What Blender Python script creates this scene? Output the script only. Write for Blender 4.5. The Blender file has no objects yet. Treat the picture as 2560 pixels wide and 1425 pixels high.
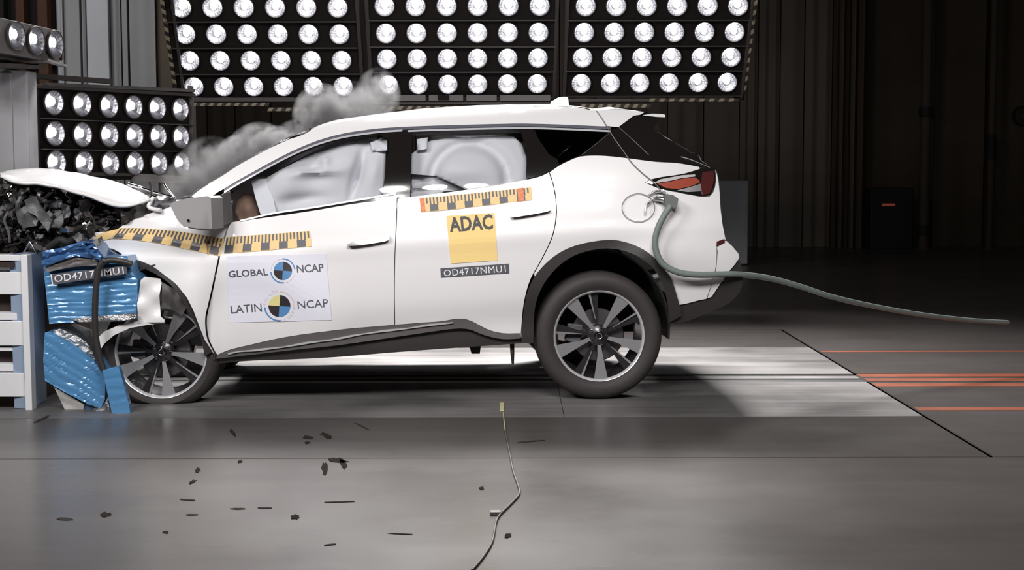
import bpy, bmesh, math, random
from mathutils import Vector, Matrix, noise
from mathutils.geometry import delaunay_2d_cdt
random.seed(7)
V = Vector
sc = bpy.context.scene
COL = sc.collection
PI = math.pi

# ------------------------------------------------------------------ camera, world, lights, exposure
FPX, CX, CY = 3650.0, 1280.0, 712.5
CAMH = 1.39
PITCH = math.atan(295.5 / FPX)
ROLL = 0.0021
fw = V((0, math.cos(PITCH), -math.sin(PITCH)))
up0 = V((0, math.sin(PITCH), math.cos(PITCH)))
r0 = V((1, 0, 0))
RT = r0 * math.cos(ROLL) - up0 * math.sin(ROLL)
UP = r0 * math.sin(ROLL) + up0 * math.cos(ROLL)
CAM = V((0, 0, CAMH))
cd = bpy.data.cameras.new('camera'); cam = bpy.data.objects.new('camera', cd); COL.objects.link(cam)
cd.sensor_width = 36.0; cd.lens = FPX / 2560 * 36.0; cd.clip_end = 200
m = Matrix((RT, UP, -fw)).transposed().to_4x4(); m.translation = CAM
cam.matrix_world = m
sc.camera = cam

wd = bpy.data.worlds.new('hall_dark'); sc.world = wd; wd.use_nodes = True
wd.node_tree.nodes['Background'].inputs[0].default_value = (0.9, 0.85, 0.8, 1)
wd.node_tree.nodes['Background'].inputs[1].default_value = 0.012
sc.view_settings.view_transform = 'Standard'
sc.view_settings.look = 'None'
sc.view_settings.gamma = 1.0
sc.view_settings.use_curve_mapping = False
sc.view_settings.exposure = 0.0
sc.cycles.use_denoising = True
sc.cycles.max_bounces = 8
sc.cycles.volume_bounces = 0
sc.cycles.transparent_max_bounces = 12
sc.cycles.sample_clamp_indirect = 4.0
sc.cycles.caustics_reflective = False
sc.cycles.caustics_refractive = False

def area(name, loc, target, sx, sy, energy, color=(1, .975, .95), spread=180, shape='RECTANGLE'):
    l = bpy.data.lights.new(name, 'AREA'); l.shape = shape; l.size = sx
    if shape in ('RECTANGLE', 'ELLIPSE'): l.size_y = sy
    l.energy = energy; l.color = color; l.spread = math.radians(spread)
    o = bpy.data.objects.new(name, l); COL.objects.link(o); o.location = loc
    o.rotation_euler = (V(target) - V(loc)).to_track_quat('-Z', 'Y').to_euler()
    return o
# lamp banks on the camera's side of the track: rows of round lamps
def lamp_rows(cx, cy, cz, target, nx, nz, pitch, energy, r=.12, spread=110):
    c = V((cx, cy, cz)); d = (V(target) - c).normalized()
    rx = d.cross(V((0, 0, 1))).normalized(); uz = rx.cross(d)
    for i in range(nx):
        for k in range(nz):
            p = c + rx * (i - (nx - 1) / 2) * pitch + uz * (k - (nz - 1) / 2) * pitch
            area('studio_lamp', p, p + d, r * 2, r * 2, energy, spread=spread, shape='DISK')
lamp_rows(-4.1, 3.8, 4.3, (-1.5, 8.7, .7), 6, 3, .42, 5.3)
lamp_rows(0.35, 3.6, 4.4, (0.2, 8.7, .7), 6, 3, .42, 5.3)
# bank hung over the track behind the car
area('overhead_light', (-.4, 13.2, 5.4), (.1, 9.7, 0), 5.0, 1.0, 330, spread=80)
area('overhead_light', (-5.0, 12.5, 5.5), (-5.0, 17, 2), 2.0, 1.0, 60, color=(.93, .96, 1), spread=110)  # added to brighten the left wall, not one of the hung banks

# ------------------------------------------------------------------ pixel rays
def ray(px, py):
    return fw + RT * ((px - CX) / FPX) - UP * ((py - CY) / FPX)
def ground(px, py, z=0.0):
    d = ray(px, py); t = (z - CAM.z) / d.z
    return CAM + d * t
def atY(px, py, Y):
    d = ray(px, py); return CAM + d * (Y / d.y)
def plane_hit(px, py, p0, n):
    d = ray(px, py); return CAM + d * ((p0 - CAM).dot(n) / d.dot(n))

# ------------------------------------------------------------------ materials
def mat(name, base=(.5, .5, .5), rough=.5, metal=0., coat=0., spec=.5, emit=None, estr=0., bump=0., bscale=30., vary=0., vscale=3., bstretch=None, alpha=None, aniso=0.):
    m = bpy.data.materials.new(name); m.use_nodes = True; nt = m.node_tree; b = nt.nodes['Principled BSDF']
    b.inputs['Base Color'].default_value = (*base, 1); b.inputs['Roughness'].default_value = rough
    b.inputs['Metallic'].default_value = metal; b.inputs['Coat Weight'].default_value = coat
    b.inputs['Coat Roughness'].default_value = .04
    b.inputs['Specular IOR Level'].default_value = spec
    if emit: b.inputs['Emission Color'].default_value = (*emit, 1); b.inputs['Emission Strength'].default_value = estr
    tc = nt.nodes.new('ShaderNodeTexCoord')
    if bump:
        n = nt.nodes.new('ShaderNodeTexNoise'); n.inputs['Scale'].default_value = bscale; n.inputs['Detail'].default_value = 5
        mp = nt.nodes.new('ShaderNodeMapping'); nt.links.new(tc.outputs['Object'], mp.inputs[0])
        if bstretch: mp.inputs['Scale'].default_value = bstretch
        nt.links.new(mp.outputs[0], n.inputs['Vector'])
        bp = nt.nodes.new('ShaderNodeBump'); bp.inputs['Strength'].default_value = bump; bp.inputs['Distance'].default_value = .01
        nt.links.new(n.outputs[0], bp.inputs['Height']); nt.links.new(bp.outputs[0], b.inputs['Normal'])
    if vary:
        n = nt.nodes.new('ShaderNodeTexNoise'); n.inputs['Scale'].default_value = vscale; n.inputs['Detail'].default_value = 6
        mp = nt.nodes.new('ShaderNodeMapping'); nt.links.new(tc.outputs['Object'], mp.inputs[0])
        if bstretch: mp.inputs['Scale'].default_value = bstretch
        nt.links.new(mp.outputs[0], n.inputs['Vector'])
        cr = nt.nodes.new('ShaderNodeValToRGB')
        a = [max(0, c * (1 - vary)) for c in base]; c2 = [min(1, c * (1 + vary)) for c in base]
        cr.color_ramp.elements[0].color = (*a, 1); cr.color_ramp.elements[1].color = (*c2, 1)
        cr.color_ramp.elements[0].position = .3; cr.color_ramp.elements[1].position = .7
        nt.links.new(n.outputs[0], cr.inputs[0]); nt.links.new(cr.outputs[0], b.inputs['Base Color'])
    return m
def glassmat(name, tint, refl=.9, rough=.02):
    m = bpy.data.materials.new(name); m.use_nodes = True; nt = m.node_tree; nt.nodes.clear()
    out = nt.nodes.new('ShaderNodeOutputMaterial'); mx = nt.nodes.new('ShaderNodeMixShader')
    tr = nt.nodes.new('ShaderNodeBsdfTransparent'); tr.inputs[0].default_value = (*tint, 1)
    gl = nt.nodes.new('ShaderNodeBsdfGlossy'); gl.inputs['Roughness'].default_value = rough; gl.inputs[0].default_value = (refl, refl, refl, 1)
    fr = nt.nodes.new('ShaderNodeFresnel'); fr.inputs[0].default_value = 1.45
    nt.links.new(fr.outputs[0], mx.inputs[0]); nt.links.new(tr.outputs[0], mx.inputs[1]); nt.links.new(gl.outputs[0], mx.inputs[2])
    nt.links.new(mx.outputs[0], out.inputs[0]); return m
M = dict(
    paint=mat('white_paint', (.85, .835, .85), .35, coat=.8),
    cladding=mat('black_plastic', (.035, .031, .031), .45, bump=.08, bscale=200),
    gloss=mat('gloss_black', (.012, .010, .010), .08, coat=1),
    under=mat('underbody_black', (.02, .018, .017), .7),
    greyplastic=mat('grey_plastic', (.21, .20, .205), .5),
    gutter=mat('gutter_grey', (.12, .12, .15), .35),
    greydark=mat('dark_grey_plastic', (.12, .11, .11), .5),
    brighttrim=mat('bright_trim', (.72, .72, .76), .3, metal=.35),
    chrome=mat('chrome', (.85, .85, .88), .09, metal=1),
    satin=mat('satin_metal', (.6, .6, .62), .3, metal=1),
    machined=mat('machined_alloy', (.42, .42, .44), .36, metal=.55, bump=.03, bscale=60),
    alloydark=mat('dark_alloy', (.035, .033, .036), .3, metal=.3, coat=.4),
    tyre=mat('tyre_rubber', (.052, .045, .045), .62, bump=.1, bscale=60, spec=.35),
    disc=mat('brake_disc', (.25, .24, .25), .4, metal=1),
    steel=mat('steel_debris', (.55, .55, .57), .32, metal=1, bump=.4, bscale=30),
    debris=mat('dark_debris', (.03, .026, .024), .4, vary=.7, vscale=9, bump=.6, bscale=25),
    debris2=mat('grey_debris', (.10, .10, .105), .45, vary=.5, vscale=9, bump=.6, bscale=25),
    tape=mat('yellow_tape', (.86, .60, .27), .5),
    yellow=mat('yellow_sheet', (.95, .70, .30), .85, spec=.2),
    black=mat('print_black', (.03, .025, .03), .5),
    print_grey=mat('print_grey', (.10, .10, .12), .5),
    paper=mat('white_paper', (.80, .80, .90), .85, spec=.2),
    white=mat('print_white', (.85, .85, .88), .5),
    orange=mat('orange_sticker', (.75, .22, .08), .5, vary=.3, vscale=60),
    blueprint=mat('print_blue', (.10, .27, .55), .5),
    paleyel=mat('print_pale_yellow', (.80, .73, .33), .5),
    palepink=mat('print_pale_pink', (.80, .68, .66), .5),
    airbag=mat('airbag_fabric', (.80, .81, .84), .75),
    beige=mat('beige_glare', (.42, .38, .37), .8),
    strap=mat('airbag_tether', (.86, .88, .93), .7),
    tan=mat('tan_trim', (.42, .27, .20), .7),
    seat=mat('seat_leather', (.10, .10, .11), .5),
    red=mat('red_lens', (.38, .075, .045), .18, coat=1),
    darkred=mat('dark_red_lens', (.09, .02, .02), .12, coat=1),
    clearlens=mat('clear_lens', (.6, .58, .58), .12, coat=1),
    hose=mat('hose_green', (.20, .235, .225), .5, bump=.2, bscale=80),
    couple=mat('coupling_grey', (.11, .12, .12), .5),
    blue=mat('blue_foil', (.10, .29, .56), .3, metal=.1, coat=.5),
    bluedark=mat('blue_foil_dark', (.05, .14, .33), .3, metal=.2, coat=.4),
    honey=mat('aluminium_honeycomb', (.7, .7, .72), .3, metal=1, bump=1., bscale=90),
    barrier=mat('barrier_white', (.80, .80, .83), .5),
    barriergrey=mat('barrier_blue_grey', (.30, .38, .52), .5, vary=.15, vscale=2),
    barrierdark=mat('barrier_recess', (.03, .015, .012), .7),
    cabinet=mat('cabinet_grey', (.36, .36, .38), .6, vary=.06, vscale=4),
    conc=mat('grey_cone', (.45, .44, .43), .6, vary=.2, vscale=12),
    lampbox=mat('lamp_box_black', (.008, .005, .005), .7, spec=.2),
    lamprail=mat('lamp_rail', (.045, .036, .036), .5),
    rail_light=mat('bright_rail', (.55, .53, .52), .3, metal=1),
    hazy=mat('hazard_cream', (.30, .25, .17), .6),
    hazk=mat('hazard_black', (.02, .015, .012), .6),
    lampgrey=mat('lamp_box_grey', (.16, .15, .15), .6),
    reflector=mat('reflector', (.52, .52, .55), .30, metal=.9, bump=.35, bscale=22),
    bulb=mat('bulb', (1, 1, 1), .5, emit=(1, .98, .99), estr=7),
    wallpanel=mat('wall_panel', (.145, .12, .098), .75, vary=.12, vscale=.8),
    walldark=mat('wall_dark', (.062, .046, .030), .8, vary=.15, vscale=.8),
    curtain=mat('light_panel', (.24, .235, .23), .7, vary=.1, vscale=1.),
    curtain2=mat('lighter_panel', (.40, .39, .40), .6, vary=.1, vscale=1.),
    brownfold=mat('brown_fold', (.10, .065, .045), .7),
    blackgear=mat('black_equipment', (.008, .006, .005), .7),
    orangebeam=mat('orange_steel', (.09, .032, .012), .6, vary=.3, vscale=2),
    opaint=mat('orange_floor_paint', (.30, .085, .045), .45, vary=.2, vscale=4),
    seam=mat('floor_seam', (.012, .011, .011), .7),
    stain=mat('floor_stain', (.030, .026, .024), .9, spec=.0),
    skid=mat('floor_scuff', (.045, .04, .04), .9, spec=.0),
    cable=mat('cable_grey', (.10, .085, .085), .5),
    tag=mat('yellow_tag', (.62, .56, .33), .5),
    gauge=mat('gauge_dark', (.03, .028, .022), .5),
    redlamp=mat('dim_red_lamp', (.3, .05, .04), .5, emit=(1, .2, .12), estr=.10),
    glass=glassmat('window_glass', (.95, .95, .96)),
    glassdark=glassmat('tinted_glass', (.16, .16, .16)),
    lens=glassmat('lamp_lens', (.95, .95, .96)),
)
def floor_mat(name, base, rough, scratch, sx=(.25, 3, 1), metal=0.):
    m = bpy.data.materials.new(name); m.use_nodes = True; nt = m.node_tree; b = nt.nodes['Principled BSDF']
    tc = nt.nodes.new('ShaderNodeTexCoord')
    mp = nt.nodes.new('ShaderNodeMapping'); mp.inputs['Scale'].default_value = sx; nt.links.new(tc.outputs['Object'], mp.inputs[0])
    n = nt.nodes.new('ShaderNodeTexNoise'); n.inputs['Scale'].default_value = 2.2; n.inputs['Detail'].default_value = 9; n.inputs['Roughness'].default_value = .65
    nt.links.new(mp.outputs[0], n.inputs['Vector'])
    n2 = nt.nodes.new('ShaderNodeTexNoise'); n2.inputs['Scale'].default_value = .9; n2.inputs['Detail'].default_value = 5; nt.links.new(tc.outputs['Object'], n2.inputs['Vector'])
    mix = nt.nodes.new('ShaderNodeMath'); mix.operation = 'ADD'; nt.links.new(n.outputs[0], mix.inputs[0]); nt.links.new(n2.outputs[0], mix.inputs[1])
    hf = nt.nodes.new('ShaderNodeMath'); hf.operation = 'MULTIPLY'; hf.inputs[1].default_value = .5; nt.links.new(mix.outputs[0], hf.inputs[0])
    cr = nt.nodes.new('ShaderNodeValToRGB'); cr.color_ramp.elements[0].position = .38; cr.color_ramp.elements[1].position = .62
    cr.color_ramp.elements[0].color = (*[c * (1 - scratch) for c in base], 1); cr.color_ramp.elements[1].color = (*[c * (1 + scratch) for c in base], 1)
    nt.links.new(hf.outputs[0], cr.inputs[0]); nt.links.new(cr.outputs[0], b.inputs['Base Color'])
    mr = nt.nodes.new('ShaderNodeMapRange'); mr.inputs['From Min'].default_value = .3; mr.inputs['From Max'].default_value = .7
    mr.inputs['To Min'].default_value = rough * .8; mr.inputs['To Max'].default_value = rough * 1.25
    b.inputs['Specular IOR Level'].default_value = .2; b.inputs['Metallic'].default_value = metal
    nt.links.new(n2.outputs[0], mr.inputs[0]); nt.links.new(mr.outputs[0], b.inputs['Roughness'])
    bp = nt.nodes.new('ShaderNodeBump'); bp.inputs['Strength'].default_value = .06; bp.inputs['Distance'].default_value = .01
    nt.links.new(n.outputs[0], bp.inputs['Height']); nt.links.new(bp.outputs[0], b.inputs['Normal'])
    return m
M['floor'] = floor_mat('grey_floor', (.100, .090, .088), .28, .08)
M['floor2'] = floor_mat('grey_floor_plate', (.090, .082, .080), .28, .12)
M['plate'] = floor_mat('worn_steel_plate', (.25, .24, .24), .5, .35, metal=.6)

# ------------------------------------------------------------------ object helpers
def obj(name, me, material=None, parent=None, smooth=None):
    if isinstance(me, bmesh.types.BMesh):
        d = bpy.data.meshes.new(name); me.to_mesh(d); me.free(); me = d
    o = bpy.data.objects.new(name, me); COL.objects.link(o)
    if material is not None and len(me.materials) == 0: me.materials.append(M[material] if isinstance(material, str) else material)
    if parent is not None: o.parent = parent
    if smooth is not None:
        me.polygons.foreach_set('use_smooth', [True] * len(me.polygons))
        me.set_sharp_from_angle(angle=math.radians(smooth))
    return o
def pyobj(name, verts, faces, material, parent=None, smooth=None, off=None):
    if off is not None: verts = [V(v) - off for v in verts]
    me = bpy.data.meshes.new(name); me.from_pydata([tuple(v) for v in verts], [], faces); me.update()
    bm = bmesh.new(); bm.from_mesh(me); bmesh.ops.recalc_face_normals(bm, faces=bm.faces); bm.to_mesh(me); bm.free()
    return obj(name, me, material, parent, smooth)
def thing(name, label, cat, loc=(0, 0, 0), group=None, rot=None):
    o = bpy.data.objects.new(name, None); COL.objects.link(o); o.location = loc
    o.empty_display_size = .1
    if rot: o.rotation_euler = rot
    o['label'] = label; o['category'] = cat
    if group: o['group'] = group
    return o
def tag(o, label, cat, group=None):
    o['label'] = label; o['category'] = cat
    if group: o['group'] = group
    return o
def struct(o): o['kind'] = 'structure'; return o
def boxmesh(x0, x1, y0, y1, z0, z1, bev=0.):
    bm = bmesh.new(); bmesh.ops.create_cube(bm, size=1)
    for v in bm.verts:
        v.co = V((x0 + (v.co.x + .5) * (x1 - x0), y0 + (v.co.y + .5) * (y1 - y0), z0 + (v.co.z + .5) * (z1 - z0)))
    if bev: bmesh.ops.bevel(bm, geom=bm.edges[:], offset=bev, segments=2, affect='EDGES', profile=.5)
    return bm
def hexa(p, name, material, parent=None, off=None, bev=0., smooth=None):
    """eight corners: front quad (4) then back quad (4)"""
    f = [(0, 1, 2, 3), (7, 6, 5, 4), (0, 4, 5, 1), (1, 5, 6, 2), (2, 6, 7, 3), (3, 7, 4, 0)]
    o = pyobj(name, p, f, material, parent, off=off)
    if bev:
        bm = bmesh.new(); bm.from_mesh(o.data); bmesh.ops.bevel(bm, geom=bm.edges[:], offset=bev, segments=2, affect='EDGES', profile=.5)
        bm.to_mesh(o.data); bm.free()
    return o
def catmull(pts, n=6):
    pts = [V(p) for p in pts]
    if len(pts) < 3: return pts
    out = []; P = [pts[0] * 2 - pts[1]] + pts + [pts[-1] * 2 - pts[-2]]
    for i in range(1, len(P) - 2):
        a, b, c, d = P[i - 1], P[i], P[i + 1], P[i + 2]
        for k in range(n):
            t = k / n
            out.append(.5 * (2 * b + (c - a) * t + (2 * a - 5 * b + 4 * c - d) * t * t + (3 * b - 3 * c + d - a) * t ** 3))
    out.append(pts[-1]); return out
def spl(pts, step=14.):
    """smooth pixel polyline resampled to about STEP pixels"""
    c = catmull([(p[0], p[1], 0) for p in pts], 8)
    return resample(c, max(2, int(sum((c[i + 1] - c[i]).length for i in range(len(c) - 1)) / step) + 1))
def resample(c, n):
    c = [V((*p, 0)) if len(p) == 2 else V(p) for p in c]
    L = [0]
    for i in range(len(c) - 1): L.append(L[-1] + (c[i + 1] - c[i]).length)
    out = []; j = 0
    for k in range(n):
        s = L[-1] * k / (n - 1)
        while j < len(c) - 2 and L[j + 1] < s: j += 1
        d = L[j + 1] - L[j]; t = (s - L[j]) / d if d > 1e-9 else 0
        out.append(c[j].lerp(c[j + 1], min(1, max(0, t))))
    return out
def tube(pts, r, n=10, closed=False):
    pts = [V(p) for p in pts]; rs = r if isinstance(r, (list, tuple)) else [r] * len(pts)
    vs, fs = [], []; N = len(pts)
    ref = None
    for i, p in enumerate(pts):
        a = pts[(i - 1) % N] if (closed or i > 0) else p
        b = pts[(i + 1) % N] if (closed or i < N - 1) else p
        t = (b - a).normalized()
        if ref is None: ref = t.orthogonal().normalized()
        ref = (ref - t * ref.dot(t)).normalized(); bi = t.cross(ref)
        for k in range(n):
            an = 2 * PI * k / n; vs.append(p + (ref * math.cos(an) + bi * math.sin(an)) * rs[i])
    for i in range(N if closed else N - 1):
        j = (i + 1) % N
        for k in range(n):
            fs.append((i * n + k, i * n + (k + 1) % n, j * n + (k + 1) % n, j * n + k))
    if not closed: fs.append(tuple(range(n))[::-1]); fs.append(tuple((N - 1) * n + k for k in range(n)))
    return vs, fs
def lathe(profile, n=48, axis='y', cap=False):
    """profile of (radius, axial) pairs; axis y; returns verts, faces"""
    vs, fs = [], []; m = len(profile)
    for i in range(n):
        a = 2 * PI * i / n
        for r, y in profile: vs.append(V((r * math.cos(a), y, r * math.sin(a))))
    for i in range(n):
        j = (i + 1) % n
        for k in range(m - 1): fs.append((i * m + k, i * m + k + 1, j * m + k + 1, j * m + k))
    if cap: fs.append(tuple(i * m for i in range(n))); fs.append(tuple(i * m + m - 1 for i in range(n))[::-1])
    return vs, fs
def join(*vf):
    vs, fs = [], []
    for v, f in vf:
        o = len(vs); vs += list(v); fs += [tuple(i + o for i in q) for q in f]
    return vs, fs

# ------------------------------------------------------------------ setting: floor
def plate(name, x0, x1, y0, y1, material, parent, z0=-.03, z1=0., bev=0):
    return struct(obj(name, boxmesh(x0, x1, y0, y1, z0, z1, bev), material, parent))
YA, YB, YR0 = ground(1280, 1145).y, ground(1280, 1043).y, ground(1280, 955).y
YR1, YC, YD = ground(1280, 938).y, ground(1280, 869).y, ground(1280, 825).y
XE = ground(2480, 1142).x
fl = struct(obj('floor', boxmesh(-14, 14, -3, 32, -.08, -.004), 'seam'))
g = .006
for (x0, x1, y0, y1, mt) in [
    (-14, 14, -3, YA - g, 'floor'),
    (XE + .012, 14, YA + g, ground(2400, 1022).y, 'floor'),
    (XE + .012, 14, ground(2400, 1022).y, ground(2400, 966).y, 'floor'),
    (XE + .012, 14, ground(2400, 933).y, 32, 'floor'),
    (-14, XE - .004, YD + g, 32, 'floor'), (XE - .004, XE + .012, YD + g, 32, 'floor'),
    (-14, .29, YA + g, YB - g, 'floor2'), (.29, XE - .012, YA + g, YB - g, 'floor2'),
    (-14, .29 - .002, YB + g, YR0 - .03, 'plate'), (.29 + .002, XE - .012, YB + g, YR0 - .03, 'plate'),
    (-14, XE - .012, YR1 + .03, YC - g, 'plate'),
    (-14, XE - .012, YC + g, YD - g, 'floor2')]:
    plate('floor_plate', x0, x1, y0, y1, mt, fl)
# tow rail between the plates and its orange surround
for a, b, mt in [(ground(1280, 957).y, ground(1280, 951).y, 'satin'), (ground(1280, 947).y, ground(1280, 941).y, 'plate')]:
    plate('rail', -14, XE - .012, a, b, mt, fl, z1=-.002)
def yy(p): return ground(2350, p).y
for a, b in [(965, 957), (952, 945), (941, 934)]:
    plate('orange_rail', XE + .012, 14, yy(a), yy(b), 'opaint', fl, z1=-.001)
for a, b in [(1026, 1019), (880, 877)]:
    plate('orange_stripe', XE + .02, 14, yy(a), yy(b), 'opaint', fl, z0=-.002, z1=.0015, bev=0)
plate('edge_strip', XE - .010, XE + .010, YA, YR0, 'satin', fl, z1=-.004, bev=0)
plate('edge_strip', XE - .010, XE + .010, YR1, YD, 'greydark', fl, z1=-.004, bev=0)
# spilled dark marks on the floor
def blob(name, px, py, rx, ry, material='stain', rot=0., seed=0, n=16, jag=.35):
    rnd = random.Random(seed); vs = []
    for i in range(n):
        a = 2 * PI * i / n; r = 1 + rnd.uniform(-jag, jag)
        x, y = rx * r * math.cos(a), ry * r * math.sin(a)
        vs.append(ground(px + x * math.cos(rot) - y * math.sin(rot), py + x * math.sin(rot) + y * math.cos(rot), .0008))
    top = len(vs); vs = [V((v.x, v.y, .0028)) for v in vs] + vs
    f = [tuple(range(n)), tuple(range(n, 2 * n))[::-1]] + [(i, (i + 1) % n, n + (i + 1) % n, n + i) for i in range(n)]
    return struct(pyobj(name, vs, f, material, fl))
for i, a in enumerate([(582, 1082, 10, 4, .9), (770, 1094, 12, 4, .1), (768, 1107, 6, 3, 0), (816, 1090, 16, 5, .4), (846, 1152, 22, 6, .2), (812, 1170, 7, 15, .1),
                       (858, 1160, 6, 16, -.5), (494, 1176, 8, 6, -.5), (481, 1205, 10, 4, -.5), (738, 1293, 11, 6, .1), (264, 1287, 14, 5, 0),
                       (1204, 1221, 6, 4, 0), (1270, 1340, 8, 6, -.3), (414, 1331, 7, 3, 0), (600, 1154, 6, 3, -.3)]):
    blob('stain', *a[:4], rot=a[4], seed=i)
for i, a in enumerate([(595, 1272, 18, 1.6, 0), (663, 1270, 18, 1.6, 0), (480, 1287, 16, 1.5, 0), (162, 1298, 22, 3, .05), (468, 1250, 20, 1.4, .05),
                       (850, 1255, 40, 1.3, -.03), (905, 1066, 20, 1.6, .45), (1325, 1104, 36, 1.2, -.08), (105, 1048, 20, 2.5, -.45), (826, 1362, 16, 1.4, -.1), (1000, 1335, 30, 1., .05)]):
    blob('scuff', *a[:4], material='skid', rot=a[4], seed=40 + i, jag=.15)

# ------------------------------------------------------------------ setting: back wall and dark hall equipment
wb = struct(obj('wall_back', boxmesh(-14, 14, 25.6, 25.8, 0, 11), 'walldark'))
def wpanel(name, px0, px1, Y, material, parent, z0=0, z1=11, th=.08, rib=0, amp=.05):
    x0, x1 = atY(px0, 400, Y).x, atY(px1, 400, Y).x
    if not rib:
        return struct(obj(name, boxmesh(x0, x1 - .02, Y, Y + th, z0, z1, .008), material, parent))
    n = rib * 8; vs, fs = [], []
    for i in range(n + 1):
        t = i / n; x = x0 + (x1 - .02 - x0) * t; y = Y + amp * math.cos(2 * PI * t * rib)
        vs += [V((x, y, z0)), V((x, y, z1)), V((x, y + .03, z1)), V((x, y + .03, z0))]
    for i in range(n):
        for k in range(4): fs.append((i * 4 + k, i * 4 + (k + 1) % 4, i * 4 + 4 + (k + 1) % 4, i * 4 + 4 + k))
    fs += [(0, 1, 2, 3), (n * 4 + 3, n * 4 + 2, n * 4 + 1, n * 4)]
    return struct(pyobj(name, vs, fs, material, parent, smooth=50))
xs = [440, 520, 590, 680, 770, 860, 950, 1040, 1130, 1220, 1310, 1400, 1490, 1580, 1670, 1760, 1850, 1895, 1950, 2010, 2080]
for i in range(len(xs) - 1): wpanel('panel', xs[i], xs[i + 1], 25.2 + .05 * (i % 2), 'wallpanel', wb, rib=2 if i % 3 else 1, amp=.025)
for i, (a, b) in enumerate([(2082, 2096), (2098, 2112), (2113, 2124), (2126, 2142), (2144, 2166)]):
    wpanel('fold', a, b, 24.9, 'wallpanel' if i % 2 else 'brownfold', wb, rib=1, amp=.06)
wpanel('panel', 2334, 2462, 25.1, 'walldark', wb); wpanel('panel', 2484, 2720, 25.1, 'walldark', wb)
# dark equipment between the panels
t = thing('equipment_cabinet', 'black equipment cabinet with a dim red lamp in the dark wall gap', 'cabinet', atY(2222, 620, 24.4))
o0 = V(t.location); t.location.z = 0; o0.z = 0
a, b = atY(2178, 470, 24.4), atY(2282, 618, 24.4)
obj('housing', boxmesh(a.x - o0.x, b.x - o0.x, 0, .5, .0, a.z, .02), 'blackgear', t)
a, b = atY(2206, 509, 24.37), atY(2238, 515, 24.37)
obj('red_lamp', boxmesh(a.x - o0.x, b.x - o0.x, -.03, .0, b.z, a.z, .005), 'redlamp', t)['label'] = 'dim red lamp'
def vpost(name, label, px, w, Y, ztop, material, cat='post'):
    c = atY(px, 620, Y); o = thing(name, label, cat, (c.x, Y, 0))
    vs, fs = tube([(0, 0, 0), (0, 0, ztop)], w, 16); pyobj('pole', vs, fs, material, o, smooth=40)
    vs, fs = lathe([(w * 1.9, 0), (w * 1.9, .02), (w, .02)], 16)
    pyobj('base_plate', [V((v.x, v.z, v.y)) for v in vs], fs, material, o)
    return o, w
p1, w1 = vpost('standing_pipe', 'dark standing pipe with two clamps beside the black wall gap', 2308, .085, 24.3, 9, 'walldark')
for z in (2.2, .25, 4.2):
    vs, fs = tube([(0, 0, z), (0, 0, z + .16)], w1 * 1.35, 16); pyobj('clamp', vs, fs, 'blackgear', p1)
p2, w2 = vpost('standing_pipe', 'dark standing pipe nearest the round wall gauge', 2472, .06, 24.3, 9, 'walldark')
vs, fs = tube([(0, 0, 1.5), (0, 0, 1.9)], w2 * 1.4, 16); pyobj('clamp', vs, fs, 'blackgear', p2)
c = atY(2556, 290, 25.02); gg = thing('wall_gauge', 'round dark gauge on the far wall cut by the frame edge', 'gauge', c)
vs, fs = lathe([(.0, -.02), (.13, -.02), (.16, -.05), (.17, .0), (.17, .06), (0, .06)], 28); pyobj('gauge_ring', vs, fs, 'gauge', gg, smooth=40)
vs, fs = lathe([(0, -.045), (.045, -.04), (.05, -.02)], 16); pyobj('dial', vs, fs, 'walldark', gg)
# grey cabinet behind the tail
a, b = atY(1735, 452, 20.5), atY(1869, 643, 20.5)
o = thing('storage_box', 'tall plain grey cabinet standing behind the tail of the car', 'cabinet', ((a.x + b.x) / 2, 20.5, 0))
w = (b.x - a.x) / 2
obj('body', boxmesh(-w, w, 0, .6, 0.02, a.z, .01), 'cabinet', o); obj('plinth', boxmesh(-w + .03, w - .03, .03, .55, 0, .02), 'under', o)

# light folding wall on the left
wl = struct(obj('wall_left', boxmesh(atY(60, 400, 17).x, atY(492, 400, 17).x, 17, 17.05, 0, 9), 'wallpanel'))
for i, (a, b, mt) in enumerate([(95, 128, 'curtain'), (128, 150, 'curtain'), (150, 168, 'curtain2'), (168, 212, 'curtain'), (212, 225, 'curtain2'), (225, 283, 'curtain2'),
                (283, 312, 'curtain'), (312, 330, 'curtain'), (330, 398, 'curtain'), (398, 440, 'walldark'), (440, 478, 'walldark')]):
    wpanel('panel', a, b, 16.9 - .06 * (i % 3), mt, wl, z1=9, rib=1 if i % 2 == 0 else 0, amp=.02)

# ------------------------------------------------------------------ lamp banks
def reflector_mesh():
    n = 18; prof = [(.0, .036), (.020, .035), (.040, .031), (.060, .023), (.078, .011), (.0905, 0.0)]
    vs, fs = lathe(prof, n); me = bpy.data.meshes.new('reflector'); me.from_pydata(vs, [], fs); me.materials.append(M['reflector']); return me
def housing_mesh():
    vs, fs = lathe([(.0905, .0), (.0955, -.004), (.0985, .002), (.0985, .02), (.06, .045), (.0, .048)], 24)
    me = bpy.data.meshes.new('lamp'); me.from_pydata(vs, [], fs); me.materials.append(M['lamprail']); return me
def bulb_mesh():
    bm = bmesh.new(); bmesh.ops.create_uvsphere(bm, u_segments=12, v_segments=8, radius=1)
    for v in bm.verts: v.co = V((v.co.x * .024, v.co.y * .012 + .018, v.co.z * .034 + .012))
    me = bpy.data.meshes.new('bulb'); bm.to_mesh(me); bm.free(); me.materials.append(M['bulb']); return me
def lens_mesh():
    vs, fs = lathe([(.0, -.010), (.03, -.009), (.06, -.006), (.0905, .0)], 24)
    me = bpy.data.meshes.new('lens'); me.from_pydata(vs, [], fs); me.materials.append(M['lens']); return me
RM, HM, BM_, LM = reflector_mesh(), housing_mesh(), bulb_mesh(), lens_mesh()
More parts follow.
